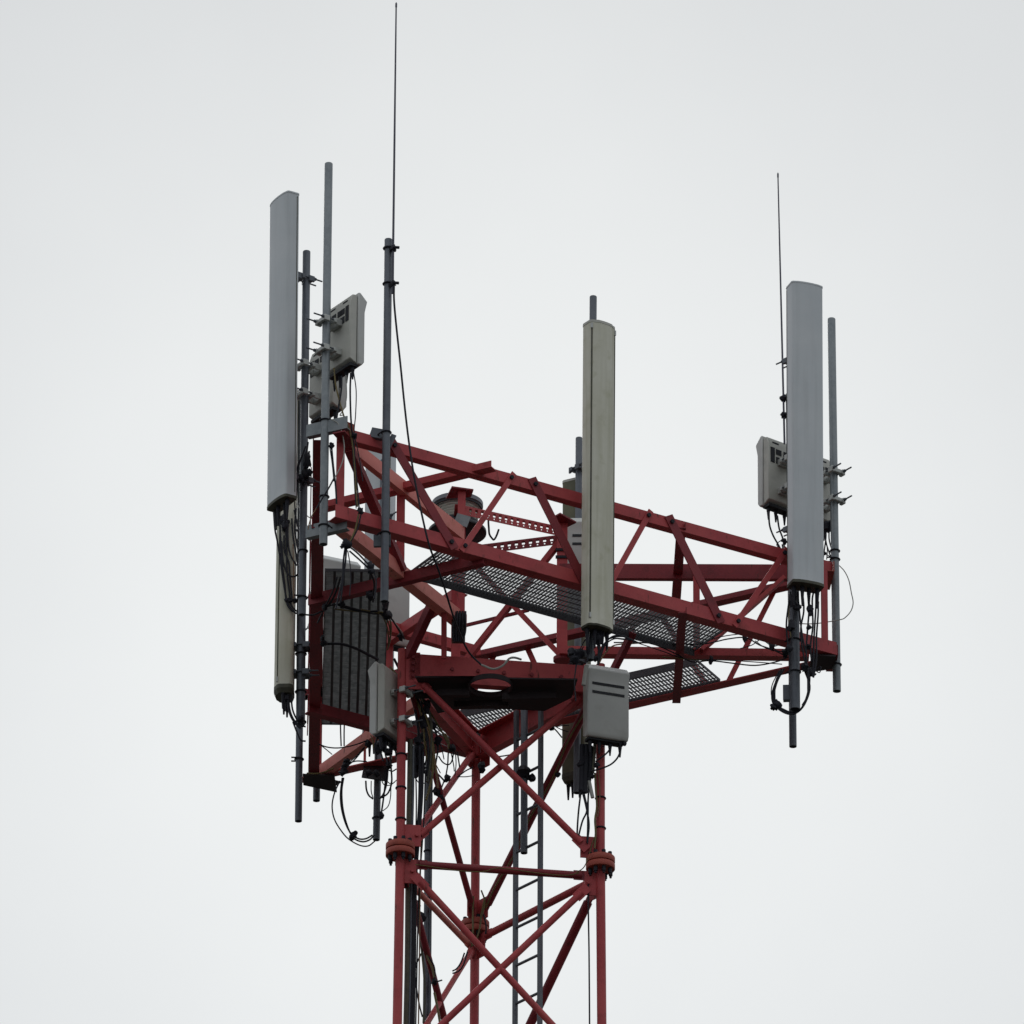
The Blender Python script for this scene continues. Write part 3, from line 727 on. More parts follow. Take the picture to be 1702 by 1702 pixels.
# ================================================================ radio units
def radio(label, key, pc_top, n, gap, xc, ytop, h=0.57, w=0.325, d=0.125, front=False, slots='back', legk=None, shift=0.0, clampx=True):
    n = n.normalized(); u = n.cross(Z_).normalized()
    if u.x < 0: u = -u
    p = on(key, ytop+60) if key else pc_top
    c = p + n*gap
    c.x = xat(xc, c.y, p.z); zt_ = zat(c.x, c.y, ytop); zb_ = zt_-h
    T = thing('radio_unit', label, 'radio unit', Vector((c.x, c.y, zb_)), 'radio units round the platform')
    def P(x, y, z): return Vector((c.x, c.y, 0)) + u*x + n*y + Z_*z
    m = MB(); db = d*0.48
    # rear housing, chamfered at its upper back edge
    prof = [(0.0, zb_+0.03), (0.0, zt_-0.075), (0.022, zt_-0.012), (db, zt_-0.008), (db, zb_)]
    m.prism([P(-w/2+0.008, y, z) for y, z in prof], [P(w/2-0.008, y, z) for y, z in prof])
    m.build('housing', BOXD, T, 0.006)
    # front cover: flared lip at the top, chamfered all round
    f0 = db+0.006; f1 = d
    prof = [(f0, zb_-0.004), (f0, zt_+0.012), (f0+0.018, zt_+0.016), (f1+0.022, zt_-0.045), (f1+0.012, zt_-0.085), (f1, zt_-0.14), (f1, zb_+0.022), (f1-0.022, zb_-0.008)]
    m = MB(); m.prism([P(-w/2, y, z) for y, z in prof], [P(w/2, y, z) for y, z in prof]); m.build('cover', BOX, T, 0.008)
    # black connector strip under the casing
    m = MB(); m.prism([P(-w/2+0.02, 0.012, zb_-0.022), P(w/2-0.02, 0.012, zb_-0.022), P(w/2-0.02, d-0.04, zb_-0.022), P(-w/2+0.02, d-0.04, zb_-0.022)],
                      [P(-w/2+0.02, 0.012, zb_+0.001), P(w/2-0.02, 0.012, zb_+0.001), P(w/2-0.02, d-0.04, zb_-0.0045), P(-w/2+0.02, d-0.04, zb_-0.0045)])
    m.build('connector_plate', SLOT, T)
    for i, tx in enumerate((-0.36, -0.14, 0.12, 0.36)):
        m = MB(); q = P(tx*w, d*0.42, zb_-0.02); m.tube(q, q-Z_*0.03, 0.015, n=10); m.tube(q-Z_*0.03, q-Z_*0.10, 0.0135, 0.006, n=10); m.build('connector', BLACK, T)
    def slot(x0, x1, z0, z1, y, th=0.006):
        m.prism([P(x0, y, z0), P(x1, y, z0), P(x1, y, z1), P(x0, y, z1)], [P(x0, y+th, z0), P(x1, y+th, z0), P(x1, y+th, z1), P(x0, y+th, z1)])
    if slots == 'back':
        m = MB()
        slot(-0.135, -0.095, zt_-0.225, zt_-0.10, -0.004); slot(0.095, 0.135, zt_-0.225, zt_-0.10, -0.004)
        for x0 in (-0.082, -0.008, 0.03):
            slot(x0, x0+0.052, zt_-0.15, zt_-0.105, -0.004)
        slot(-0.082, -0.008, zt_-0.225, zt_-0.17, -0.004); slot(0.008, 0.082, zt_-0.225, zt_-0.17, -0.004)
        for x0 in (-0.11, 0.05): slot(x0, x0+0.06, zt_-0.062, zt_-0.048, 0.004)
        m.build('vent', SLOT, T)
    elif slots == 'front':
        m = MB()
        for zz_ in (zt_-0.165, zt_-0.235):
            slot(-0.125, 0.125, zz_, zz_+0.02, d-0.001 if zz_ < zt_-0.14 else d+0.004)
        m.build('vent', SLOT, T)
    if clampx:
        for fr in (0.38, 0.80):
            z0 = zt_-h*fr
            pc = Vector((0, 0, z0))
            if key: 
                A, B, r, TT = POLES[key]; q = (z0-A.z)/(B.z-A.z); pc = A.lerp(B, q)
            else: pc = Vector((p.x, p.y, z0))
            nn = Vector((c.x, c.y, z0)) - pc; g_ = max(nn.dot(n), 0.05)
            clamp(T, key, pc, n, g_, 1.0, ALU, 0.115)
            s_ = (Vector((c.x, c.y, z0)) - pc).dot(u)
            mm = MB(); mm.box(P(-abs(s_)-0.05 if s_ > 0 else -0.07, -0.016, z0), P(0.07 if s_ > 0 else abs(s_)+0.05, -0.016, z0), 0.028, 0.05, Z_); mm.build('mounting_bracket', ALU, T, 0.004)
    return c, n, u, zt_, zb_
legL = onleg('L', 1160); legR = onleg('R', 1160)
radio('light grey radio unit seen from behind near the top of the tall left corner pole', 'Lc', None, Vector((.82, .57, 0)), 0.11, 562, 498)
radio('radio unit half hidden behind the tall left corner pole, lower of the left pair', 'La', None, Vector((.82, .57, 0)), 0.11, 533, 572)
radio('radio unit left of the right grey antenna, its vented back in view', 'W2', None, Vector((-.61, .79, 0)), 0.10, 1304, 731)
radio('radio unit mostly hidden behind the right grey antenna, clamped to the outermost right pole', 'Rc', None, Vector((-.61, .79, 0)), 0.10, 1356, 751)
radio('slim side-on cabinet clamped to the red left mast leg', None, legL, Vector((-.86, .50, 0)), 0.09, 657, 1112, slots='none')
radio('grey cabinet with two dark slots hanging under the stained beige antenna', None, legR, Vector((.33, -.94, 0)), 0.09, 1001.5, 1119, slots='front', clampx=False)
radio('beige cabinet with two slots partly hidden behind the stained beige antenna', 'D', None, Vector((-.02, -1, 0)), 0.07, 979, 872, slots='front', w=0.36)
radio('plain beige cabinet between the left truss and the grille-like walkway', 'Bc', None, Vector((.42, -.91, 0)), 0.06, 555, 938, slots='none', h=0.62)
radio('plain beige cabinet behind the dark whip pole, upper end above the grille-like walkway', 'E', None, Vector((.42, -.91, 0)), 0.06, 638, 955, slots='none', h=0.62)

# ================================================================ whip aerials
def whip(label, key, top, bot, y, r0, mounts):
    A, B = PY(*bot, y), PY(*top, y)
    T = thing('whip_antenna', label, 'antenna', A, 'whip aerials')
    m = MB(); m.tube(A, A.lerp(B, 0.5), r0, r0*0.86, 10); m.tube(A.lerp(B, 0.5), B, r0*0.86, r0*0.6, 10); m.lathe(B, [(r0*.8, -0.02), (r0*.8, 0.01), (r0*.4, 0.02)], 10); m.build('rod', BLACKROD, T)
    for py in mounts:
        c = on(key, py); q = PY(pix(A)[0] if 0 else (bot[0] + (top[0]-bot[0])*(bot[1]-py)/(bot[1]-top[1])), py, y)
        m = MB(); m.ring(c, Z_, POLES[key][2]+0.006, 0.007); m.box(c.lerp(q, 0.3), q + (q-c)*0.35, 0.02, 0.035, Z_)
        m.blob(q, 0.026, int(py)); m.tube(q-Vector((0.0, 0.02, 0)), q+Vector((0.045, -0.03, -0.008)), 0.011, n=6)
        m.build('mount_clamp', BLACK, T)
    return T
BLACKROD = material('dark_fibreglass', (0.06, 0.06, 0.085), (0.09, 0.09, 0.12), 0.35, 0, 6.0)
YW1 = POLES['W1'][0].y
whip('very long thin whip aerial rising to the top edge of the sky', 'W1', (658.5, 8), (652.5, 488), YW1-0.035, 0.0095, (413, 472))
YW2 = POLES['W2'][0].y
whip('shorter thin whip aerial beside the right grey antenna', 'W2', (1293, 291), (1304, 738), YW2-0.03, 0.0085, (662, 690))

# ================================================================ obstruction light
yc = PZ(819, 1080, ZB).y
lb = PY(760, 883, yc-0.15)
OL = thing('obstruction_light', 'drum shaped aviation warning light with a ribbed pale lens at the centre of the head', 'warning light', lb)
m = MB(); m.lathe(lb, [(0.05, -0.03), (0.205, -0.03), (0.218, -0.02), (0.218, 0.0), (0.205, 0.012), (0.05, 0.014)], 48); m.build('base_plate', LAMPB, OL)
m = MB(); m.lathe(lb, [(0.155, 0.012), (0.165, 0.02), (0.165, 0.06), (0.15, 0.065)], 48); m.build('lower_rim', LAMPB, OL)
prof = []
for i in range(6):
    z0 = 0.068 + i*0.020; r = 0.138 + 0.005*i
    prof += [(r, z0), (r+0.012, z0+0.010), (r+0.002, z0+0.0195)]
m = MB(); m.lathe(lb, prof, 56, caps=False); m.build('lens', LENS, OL)
m = MB(); m.lathe(lb, [(0.01, 0.185), (0.155, 0.185), (0.155, 0.19), (0.01, 0.19)], 40); m.build('reflector', WHITE, OL)  # unseen white disc, added to brighten the lens from inside
m = MB(); m.tube(lb+Z_*0.066, lb+Z_*0.19, 0.035, n=24); m.build('lamp_core', WHITE, OL)
m = MB(); m.lathe(lb, [(0.03, 0.192), (0.176, 0.192), (0.192, 0.20), (0.192, 0.232), (0.17, 0.245), (0.03, 0.256)], 48); m.build('top_cap', LAMPG, OL)
m = MB(); m.lathe(lb, [(0.160, 0.178), (0.186, 0.178), (0.189, 0.191), (0.160, 0.191)], 48); m.build('cap_rim', LAMPB, OL)

# ================================================================ cables
def bundle(label, y, items, blobs=(), cat='cables', group=None, name='cable_bundle'):
    T = None
    def pt(q):
        if y == 'under': return PZ(q[0], q[1], ZB-0.13)          # slung under the level of the gratings
        yy = q[2] if len(q) > 2 else y
        return PY(q[0], q[1], yy)
    first = pt(items[0][2][0]) if items else pt(blobs[0][0])
    T = thing(name, label, cat, first, group)
    for r, mat, pts in items:
        m = MB(); m.path([pt(q) for q in pts], r); m.build('cable', mat, T)
    for i, b in enumerate(blobs):
        m = MB(); m.blob(pt(b[0]), b[1]*0.68, i+int(b[0][0]), (1, 1, b[2] if len(b) > 2 else 1.0)); m.build('cable_clamp', BLACK, T)
    return T
def ys(pts, y): return [(p[0], p[1], y) for p in pts]
K, T1 = 0.0068, 0.0040
yL, yRc = POLES['Lc'][0].y, POLES['Rc'][0].y
yRa, yE, yF, yLa = POLES['Ra'][0].y, POLES['E'][0].y, POLES['F'][0].y, POLES['La'][0].y
# --- right end
bundle('pair of black leads dropping from the right vented radio unit to the truss corner', YW2-0.05, [
    (K, BLACK, [(1278, 850), (1279, 872), (1285, 890), (1295, 908), (1303, 925)]), (K, BLACK, [(1292, 857), (1295, 878), (1301, 895), (1305, 918)]),
    (T1, BLACK, [(1296, 912), (1291, 905), (1297, 899), (1306, 896)]), (K*.8, BLACK, [(1300, 905), (1303, 925), (1300, 945)])], [((1304, 900), 0.035), ((1300, 935), 0.03), ((1299, 920), 0.05)])
bundle('thin black leads between the right grey antenna and the outermost right pole', yRc+0.05, [
    (K*.8, BLACK, [(1371, 868), (1373, 890), (1370, 915), (1368, 930)]), (K*.8, BLACK, [(1376, 872), (1372, 895), (1377, 915), (1382, 928)]),
    (T1, BLACK, [(1369, 870), (1372, 893), (1375, 912), (1374, 930)]), (T1, BLACK, [(1370, 921), (1378, 924), (1383, 930)]), (K*.8, BLACK, [(1379, 870), (1378, 895), (1383, 915)])], [((1371, 920), 0.02), ((1376, 876), 0.05, 1.3)])
bundle('pale wire looping out in the air to the right of the outermost right pole', yRc-0.06, [
    (T1, WHT, [(1395, 940), (1404, 950), (1411, 965), (1415, 985), (1418, 1002), (1414, 1016), (1404, 1027), (1396, 1030), (1380, 1033), (1360, 1036), (1342, 1037), (1325, 1036)])], cat='cable')
it = []
for x0, pts in ((1322, [(1321, 1010), (1317, 1050), (1314, 1090), (1312, 1120)]), (1334, [(1336, 1015), (1331, 1045), (1334, 1080), (1342, 1120), (1343, 1150)]),
                (1344, [(1345, 1010), (1342, 1050), (1340, 1090), (1345, 1130)]), (1356, [(1356, 1010), (1353, 1060), (1352, 1100), (1351, 1125)]),
                (1358, [(1360, 1015), (1357, 1060), (1357, 1095), (1352, 1126)]), (1326, [(1329, 1020), (1334, 1060), (1340, 1085)]), (1314, [(1310, 1010), (1307, 1040), (1310, 1075), (1314, 1105)]),
                (1352, [(1350, 1000), (1351, 1040), (1347, 1075), (1349, 1100)])):
    it.append((K, BLACK, [(x0, 984)] + pts))
it += [(T1, ORG, [(1361, 1000), (1359, 1030), (1357, 1050)]), (T1, YEL, [(1312, 995), (1311, 1030), (1315, 1060)])]
bundle('tangle of black jumpers hanging from the foot of the right grey antenna', yRa-0.09, it, [((1346, 1012), 0.035, 1.5), ((1344, 1042), 0.03), ((1325, 1010), 0.04), ((1318, 1000), 0.05, 1.5), ((1347, 1020), 0.03), ((1315, 1040), 0.05, 1.4), ((1338, 1110), 0.05), ((1312, 1078), 0.04), ((1345, 1075), 0.03)])
bundle('black coil of spare cable looped under the right corner, tied with a clamp', yRa+0.02, [
    (K, BLACK, [(1303, 1112), (1293, 1130), (1287, 1150), (1286, 1168), (1296, 1180), (1312, 1187), (1328, 1182), (1340, 1165), (1345, 1140), (1346, 1118)]),
    (K, BLACK, [(1297, 1118), (1287, 1140), (1283, 1158), (1287, 1172), (1300, 1178), (1316, 1184), (1332, 1177), (1343, 1150), (1344, 1120)]),
    (K, BLACK, [(1299, 1112), (1289, 1135), (1288, 1165), (1293, 1176), (1318, 1187), (1336, 1172), (1346, 1145), (1341, 1118)]),
    (T1, BLACK, [(1338, 1118), (1343, 1132), (1344, 1146), (1340, 1160), (1333, 1172)]), (T1, BLACK, [(1295, 1115), (1283, 1140), (1284, 1162), (1300, 1178)]),
    (T1, BLACK, [(1352, 1112), (1362, 1118), (1364, 1108), (1358, 1112)])], [((1291, 1172), 0.055), ((1285, 1175), 0.04), ((1345, 1117), 0.05), ((1352, 1120), 0.03)])
yRR = PZ(1230, 1083, ZB).y
bundle('black cables clipped along the right radial beam under the truss', yRR-0.12, [
    (K*.8, BLACK, [(1008, 1063), (1030, 1058), (1060, 1062), (1090, 1072), (1120, 1085), (1150, 1100), (1180, 1098), (1215, 1102), (1255, 1106), (1290, 1100), (1310, 1092)]),
    (T1, BLACK, [(1015, 1060), (1050, 1066), (1100, 1082), (1140, 1095), (1200, 1097), (1250, 1100), (1300, 1104)]),
    (K*.8, BLACK, [(1020, 1068), (1060, 1068), (1110, 1070), (1170, 1070), (1210, 1062), (1240, 1060), (1262, 1072), (1285, 1080), (1305, 1090)]),
    (T1, BLACK, [(1160, 1070), (1200, 1058), (1240, 1054), (1265, 1062), (1300, 1088)]), (T1, BLACK, [(1230, 1078), (1250, 1072), (1270, 1060), (1283, 1074), (1300, 1070)]),
    (T1, ORG, [(1050, 1070), (1110, 1066), (1160, 1065)]), (T1, BLACK, [(1255, 1065), (1275, 1078), (1310, 1085)]), (T1, YEL, [(1100, 1092), (1150, 1096), (1200, 1100)])],
    [((1238, 1060), 0.03, 1.8), ((1283, 1073), 0.032, 1.9), ((1182, 1097), 0.028, 1.8), ((1000, 1062), 0.028, 2.0), ((1305, 1085), 0.045)])
# --- middle antenna
yC = POLES['C'][0].y
bundle('black jumpers from the stained beige antenna arching down to the slotted grey cabinet', yC-0.10, [
    (K*1.2, BLACK, [(996, 1045), (997, 1065), (995, 1085), (994, 1105)]), (K, BLACK, [(990, 1045), (993, 1070), (998, 1095)]), (K, BLACK, [(1003, 1050), (1001, 1075), (996, 1100)]),
    (K, BLACK, [(997, 1098), (1000, 1078), (1012, 1062), (1026, 1056), (1042, 1060), (1060, 1068)]), (K*.8, BLACK, [(998, 1092), (1006, 1072), (1020, 1062), (1036, 1062), (1050, 1064)]),
    (K*.8, ORG, [(996, 1102), (1004, 1088), (1018, 1074), (1036, 1070)]), (K, BLACK, [(982, 1048), (979, 1075), (976, 1100)]), (T1, WHT, [(980, 1050), (981, 1062)]), (0.016, WHT, [(975, 1106, legR.y-0.32), (972.5, 1122, legR.y-0.32), (970, 1139, legR.y-0.32)]),
    (K*.7, BLACK, [(975, 1060), (966, 1075), (960, 1095), (955, 1130), (957, 1165)]), (K*.7, BLACK, [(970, 1075), (960, 1090), (956, 1120)])],
    [((996, 1060), 0.05, 1.6), ((990, 1055), 0.04, 1.5), ((978, 1080), 0.03, 2), ((955, 1096), 0.05), ((965, 1086), 0.05), ((950, 1085), 0.05), ((990, 1095), 0.03)])
bundle('two short leads curling from the underside of the slotted grey cabinet', legR.y-0.12, [
    (K, BLACK, [(1015, 1236), (1013, 1246), (1006, 1254), (998, 1260), (990, 1266)]), (K, BLACK, [(1031, 1238), (1031, 1248), (1026, 1260), (1016, 1270), (1003, 1276), (990, 1280), (980, 1282)]),
    (T1, BLACK, [(1005, 1235), (1004, 1241), (1001, 1240)])], [((1032, 1236), 0.022, 1.5), ((1015, 1237), 0.022, 1.5), ((1037, 1236), 0.028), ((992, 1272), 0.03)])
bundle('thick taped connectors and dangling leads below the slotted grey cabinet', legR.y-0.06, [
    (0.020, BLACK, [(968, 1238), (967, 1275), (966, 1315)]), (0.020, BLACK, [(975, 1238), (974, 1270), (972, 1318)]), (0.016, BLACK, [(982, 1240), (981, 1280), (979, 1298)]),
    (0.013, CAPD, [(989, 1236), (987, 1260), (985, 1285)]), (0.014, WHT, [(979, 1298), (982, 1312), (985, 1326)]), (0.009, WHT, [(973, 1285), (973, 1305)]),
    (K, BLACK, [(966, 1312), (962, 1345), (960, 1370), (959, 1392)]), (K, BLACK, [(970, 1316), (976, 1345), (977, 1372), (976, 1400)]), (K, BLACK, [(968, 1316), (974, 1340), (979, 1370), (976, 1402)]),
    (K, BLACK, [(979, 1300), (976, 1345), (968, 1365), (961, 1392)]), (T1, BLACK, [(978, 1310), (978, 1350), (977, 1400)]), (K*.8, BLACK, [(976, 1240), (984, 1252), (990, 1260)])],
    [((967, 1314), 0.03, 1.4), ((972, 1262), 0.04, 1.4), ((966, 1270), 0.04), ((984, 1290), 0.03)])
bundle('olive cable strapped down the right mast leg', legR.y-0.05, [
    (0.0075, YEL, [(989, 1285), (990, 1310), (992, 1340), (989, 1362), (990, 1385), (988, 1410)]), (T1, ORG, [(994, 1280), (997, 1310), (996, 1340), (993, 1358)]),
    (T1, YEL, [(990, 1388), (985, 1400), (978, 1425), (970, 1442), (958, 1450)])], cat='cable')
for k, q in ((990, 1327), (990, 1377)): pass
m = MB()
for py in (1327, 1377): m.ring(onleg('R', py), Z_, 0.036, 0.007)
m2 = MB()
for py in (1255, 1310, 1362): m2.ring(onleg('L', py), Z_, 0.036, 0.007)
m.build('leg_strap', BLACK, TW); m2.build('leg_strap', BLACK, TW)
bundle('olive cable running along the front cross strut of the mast', leg_at('L', ZH).y-0.04, [
    (T1, YEL, [(690, 1437), (720, 1441), (760, 1447), (800, 1449), (826, 1443), (850, 1445), (900, 1452), (940, 1455), (962, 1451)])], cat='cable')
A_, B_ = leg_at('R', ZU_T), leg_at('B', ZU_B)
def along(t, dx=0): 
    p = towards(A_, B_, .1).lerp(towards(B_, A_, .1), t); q = pix(p); return (q[0]+dx, q[1], p.y-0.05)
bundle('olive cable taped along the dark rear brace of the mast', 0, [(0.0065, YEL, [along(.02, 3), along(.2, -3), along(.38, 3), along(.55, -2), along(.72, 3), along(.88, -2), along(.98, 0)])], [(along(.36, 8), 0.03)], cat='cable')
bundle('thin dark wire dropping beside the right mast leg', leg_at('R', ZF-.5).y-0.02, [(0.006, BLACK, [(977.5, 1468), (978, 1520), (979, 1580), (979.5, 1640), (980, 1720)])], cat='cable')
# --- whip feeder and centre
bundle('long black feeder slung from the long whip aerial through the truss to the ring beam', YW1-0.05, [
    (0.0075, BLACK, [(655, 470, YW1-.05), (655, 500, YW1-.05), (659, 545, YW1-.05), (666, 610, YW1-.05), (672, 670, YW1-.05), (679, 730, YW1-.05), (688, 790, YW1-.06), (700, 850, YW1-.05), (713, 905, YW1-.03), (726, 940, YW1+.1), (738, 975, YW1+.3), (752, 1020, YW1+.6), (765, 1055, YW1+.9), (780, 1085, -0.80), (800, 1105, -0.80)]),
    (0.0085, WHT, [(800, 1105, -0.80), (820, 1112, -0.80), (836, 1106, -0.80), (846, 1095, -0.79), (855, 1093, -0.75), (866, 1096, -0.7)])], cat='cable')
bundle('bent loose wire dangling from the perforated rail', P2[1].y-0.3, [(0.0075, BLACK, [(817, 855), (812, 864), (812.5, 878), (813.5, 888), (818, 895), (821, 897), (825, 891), (829, 880)])], cat='cable', name='loose_wire')
JB = thing('junction_box', 'dark cable-wrapped junction box under the lamp frame post', 'box', PY(762, 1042, P3[0].y-0.45))
jc = PY(762, 1042, P1[0].y-0.03)
JB.location = jc
m = MB(); m.box(jc-Z_*0.12, jc+Z_*0.10, 0.08, 0.10, Vector((1, 0, 0))); m.build('casing', CAPD, JB, 0.006)
m = MB()
for i in range(5): m.path([jc+Vector((0.05-0.02*i, -0.055, 0.1)), jc+Vector((0.04-0.02*i+.01, -0.065, 0.03)), jc+Vector((0.05-0.023*i, -0.06, -0.06)), jc+Vector((0.03-0.015*i, -0.055, -0.15))], 0.009)
m.build('wrapped_cables', BLACK, JB)
# --- left corner
bundle('black and yellow leads falling from the upper left radio unit past the truss end', yL-0.03, [
    (K, BLACK, [(568, 625), (567, 650), (562, 680), (558, 705)]), (K, BLACK, [(583, 620), (582, 650), (583, 690), (585, 715), (588, 730)]), (T1, BLACK, [(588, 620), (592, 650), (591, 690), (589, 720), (597, 760), (603, 800)]),
    (T1, WHT, [(575, 624), (576, 660), (571, 680), (565, 690), (570, 690)]), (0.006, YEL, [(555, 612), (558, 640), (564, 665), (571, 690), (580, 712), (586, 740), (590, 780), (592, 820), (594, 842)]),
    (K*.8, BLACK, [(588, 728), (590, 770), (594, 810), (597, 845)]), (T1, BLACK, [(585, 730), (588, 780), (590, 820), (592, 845)]),
    (0.007, YEL, [(596, 855), (592, 875), (586, 892), (580, 903)]), (K*.8, BLACK, [(600, 855), (594, 880), (582, 902)])], [((599, 849), 0.036), ((589, 724), 0.036), ((576, 903), 0.05)])
bundle('pale wire bowed out from the tall left corner pole above the truss', yL-0.06, [
    (T1, WHT, [(550, 697), (560, 702), (567, 714), (572, 738), (571, 760), (565, 778), (556, 795)]), (0.006, BLACK, [(556, 793), (546, 812), (536, 828), (526, 845)]), (T1, ORG, [(526, 845), (518, 858), (514, 870), (512, 880)])], cat='cable')
bundle('short black leads under the left corner running to the clamp on the lower beam', yL-0.0, [
    (K, BLACK, [(551, 742), (554, 775), (558, 810), (560, 850)]), (T1, BLACK, [(548, 742), (552, 770), (555, 800)]), (K, BLACK, [(574, 908), (571, 930), (569, 960), (563, 990), (558, 1012)]), (K, BLACK, [(576, 910), (574, 935), (570, 965), (566, 1000)]),
    (T1, BLACK, [(578, 915), (582, 940), (583, 965), (581, 990)]), (K, BLACK, [(580, 908), (595, 920), (612, 938)]), (K, BLACK, [(581, 916), (597, 930), (614, 946)]),
    (K*.8, BLACK, [(618, 945), (624, 958), (625, 975), (622, 995)])], [((551, 741), 0.032), ((576, 905), 0.05), ((569, 908), 0.028), ((616, 941), 0.04, 1.3), ((617, 950), 0.035)])
it = []
for pts in ([(455, 852), (457, 880), (461, 900), (465, 925), (470, 960), (475, 990), (480, 1006), (492, 1020)],
            [(464, 855), (466, 890), (468, 930), (473, 970), (476, 1000), (484, 1014), (498, 1022)],
            [(474, 860), (476, 900), (477, 950), (481, 985), (483, 1003), (492, 1015), (506, 1022)],
            [(485, 862), (487, 890), (492, 920), (496, 945)], [(478, 870), (479, 905), (484, 925), (493, 940)],
            [(468, 900), (470, 930), (476, 950), (484, 958), (492, 957), (498, 950)], [(489, 848), (494, 870), (498, 890), (500, 905)],
            [(472, 890), (473, 915), (480, 935), (482, 960), (486, 1000)], [(492, 845), (490, 880), (494, 905), (497, 925)]):
    it.append((K, BLACK, pts))
it += [(T1, WHT, [(492, 835), (500, 848), (508, 855), (516, 861), (530, 864)]), (T1, ORG, [(487, 905), (488, 950), (488, 1003)]), (K, BLACK, [(492, 880), (500, 888), (510, 892)])]
bundle('cluster of black jumpers hanging from the foot of the tall left antenna', yF-0.12, it, [((473, 874), 0.045, 1.4), ((476, 868), 0.035), ((482, 998), 0.03), ((490, 998), 0.03), ((476, 998), 0.025), ((470, 862), 0.03, 1.5)])
bundle('knotted cables bunched round the pole behind the tall left antenna', yLa-0.06, [
    (K, BLACK, [(508, 742), (501, 760), (496, 775), (494, 800), (492, 830)]), (K, BLACK, [(512, 735), (508, 765), (503, 790), (500, 815)]), (K, BLACK, [(514, 750), (510, 775), (513, 795), (506, 805)]), (T1, BLACK, [(497, 765), (491, 790), (489, 820), (491, 860)])],
    [((511, 765), 0.045, 2.2), ((506, 790), 0.05), ((514, 785), 0.04), ((500, 795), 0.04), ((503, 800), 0.03)])
bundle('black cables slung under the grille-like walkway on the left', 'under', [
    (0.0085, BLACK, [(560, 1004), (575, 1010), (600, 1016), (628, 1016)]), (0.006, YEL, [(600, 1013), (615, 1016), (634, 1022), (644, 1045), (646, 1072)]), (0.008, BLACK, [(566, 960), (558, 985), (548, 1004), (540, 1010)]), (0.007, BLACK, [(616, 952), (622, 970), (620, 1000)]),
    (0.011, BLACK, [(535, 1071), (550, 1070), (570, 1071), (592, 1078), (612, 1088), (628, 1096)]), (K, BLACK, [(535, 1010), (560, 1005), (590, 1012), (620, 1020), (640, 1018)]),
    (0.006, YEL, [(556, 1012), (590, 1016), (625, 1017), (638, 1019), (648, 1030), (650, 1050), (645, 1075)]), (K, BLACK, [(640, 1018), (652, 1030), (662, 1046), (672, 1062)]), (T1, WHT, [(636, 1016), (648, 1025), (660, 1040), (669, 1052)]),
    (0.006, YEL, [(640, 1020), (647, 1040), (649, 1060), (644, 1080)]), (K, BLACK, [(528, 1035), (540, 1010), (552, 985), (560, 960)]), (K, BLACK, [(500, 1021), (520, 1022), (535, 1016)])],
    [((540, 1008), 0.04), ((538, 1068), 0.04), ((640, 1008), 0.04, 2), ((643, 1022), 0.05), ((536, 1060), 0.03), ((568, 1005), 0.035), ((666, 1058), 0.04, 1.2), ((615, 990), 0.05)])
bundle('dark feeder from the foot of the narrow beige antenna round the left poles', yF-0.06, [
    (0.011, BLACK, [(479, 1155), (480, 1175), (484, 1190), (492, 1203), (500, 1210)]), (K, BLACK, [(484, 1155), (486, 1178), (493, 1195), (503, 1206)]), (K, BLACK, [(487, 1200), (494, 1218), (500, 1230), (508, 1232)]), (K, BLACK, [(494, 1205), (508, 1208)])],
    [((476, 1160), 0.03, 1.3), ((500, 1195), 0.04)])
bundle('wires strung across the open lower left corner of the frame', yE-0.6, [
    (K*.8, BLACK, [(530, 1237), (545, 1242), (565, 1243), (590, 1238), (612, 1230)]), (T1, BLACK, [(535, 1240), (545, 1248), (552, 1254)]), (K*.8, BLACK, [(566, 1185), (566, 1210), (567, 1240)]), (K*.8, BLACK, [(573, 1185), (572, 1215), (572, 1240)]),
    (0.006, YEL, [(510, 1285), (525, 1286), (540, 1283), (555, 1277)]), (K*.8, BLACK, [(578, 1273), (590, 1262), (600, 1250), (606, 1242)]), (K*.8, BLACK, [(576, 1270), (592, 1265), (610, 1266)]), (T1, BLACK, [(580, 1268), (594, 1255), (604, 1243)])],
    [((574, 1273), 0.045), ((570, 1283), 0.05), ((577, 1266), 0.035), ((612, 1236), 0.04)])
bundle('wide loop of cable hanging free below the lower left corner, tied with a black clamp', yE-0.25, [
    (K, BLACK, [(569, 1293), (566, 1320), (568, 1345), (575, 1370), (584, 1386), (596, 1394), (608, 1394), (619, 1388)]), (K, BLACK, [(571, 1293), (568, 1315), (570, 1345), (578, 1375), (588, 1393), (602, 1399), (614, 1396), (622, 1388)]),
    (0.0055, BLACK, [(565, 1298), (556, 1318), (552, 1340), (556, 1362), (568, 1382), (580, 1395), (598, 1405), (612, 1406), (623, 1398)])], [((587, 1389), 0.04), ((584, 1393), 0.03), ((590, 1385), 0.03)])
bundle('short cable loops curling round the pole under the left cabinet', yE-0.15, [
    (K, BLACK, [(608, 1298), (609, 1312), (613, 1322), (620, 1328)]), (T1, BLACK, [(617, 1298), (617, 1315), (620, 1326)]), (K, BLACK, [(645, 1275), (643, 1300), (638, 1318), (631, 1328)]), (K, BLACK, [(650, 1275), (651, 1300), (645, 1318), (634, 1326)]),
    (K, BLACK, [(642, 1278), (640, 1305), (637, 1330), (634, 1350), (632, 1362)]), (T1, BLACK, [(650, 1300), (649, 1325), (645, 1340), (636, 1348)]), (T1, BLACK, [(632, 1290), (638, 1304), (648, 1305), (656, 1300)]), (K*.8, BLACK, [(646, 1280), (652, 1282), (659, 1278)]), (T1, BLACK, [(640, 1295), (650, 1303), (660, 1296)])],
    [((634, 1355), 0.03, 1.6), ((646, 1272), 0.04), ((612, 1285), 0.04), ((625, 1285), 0.04)])
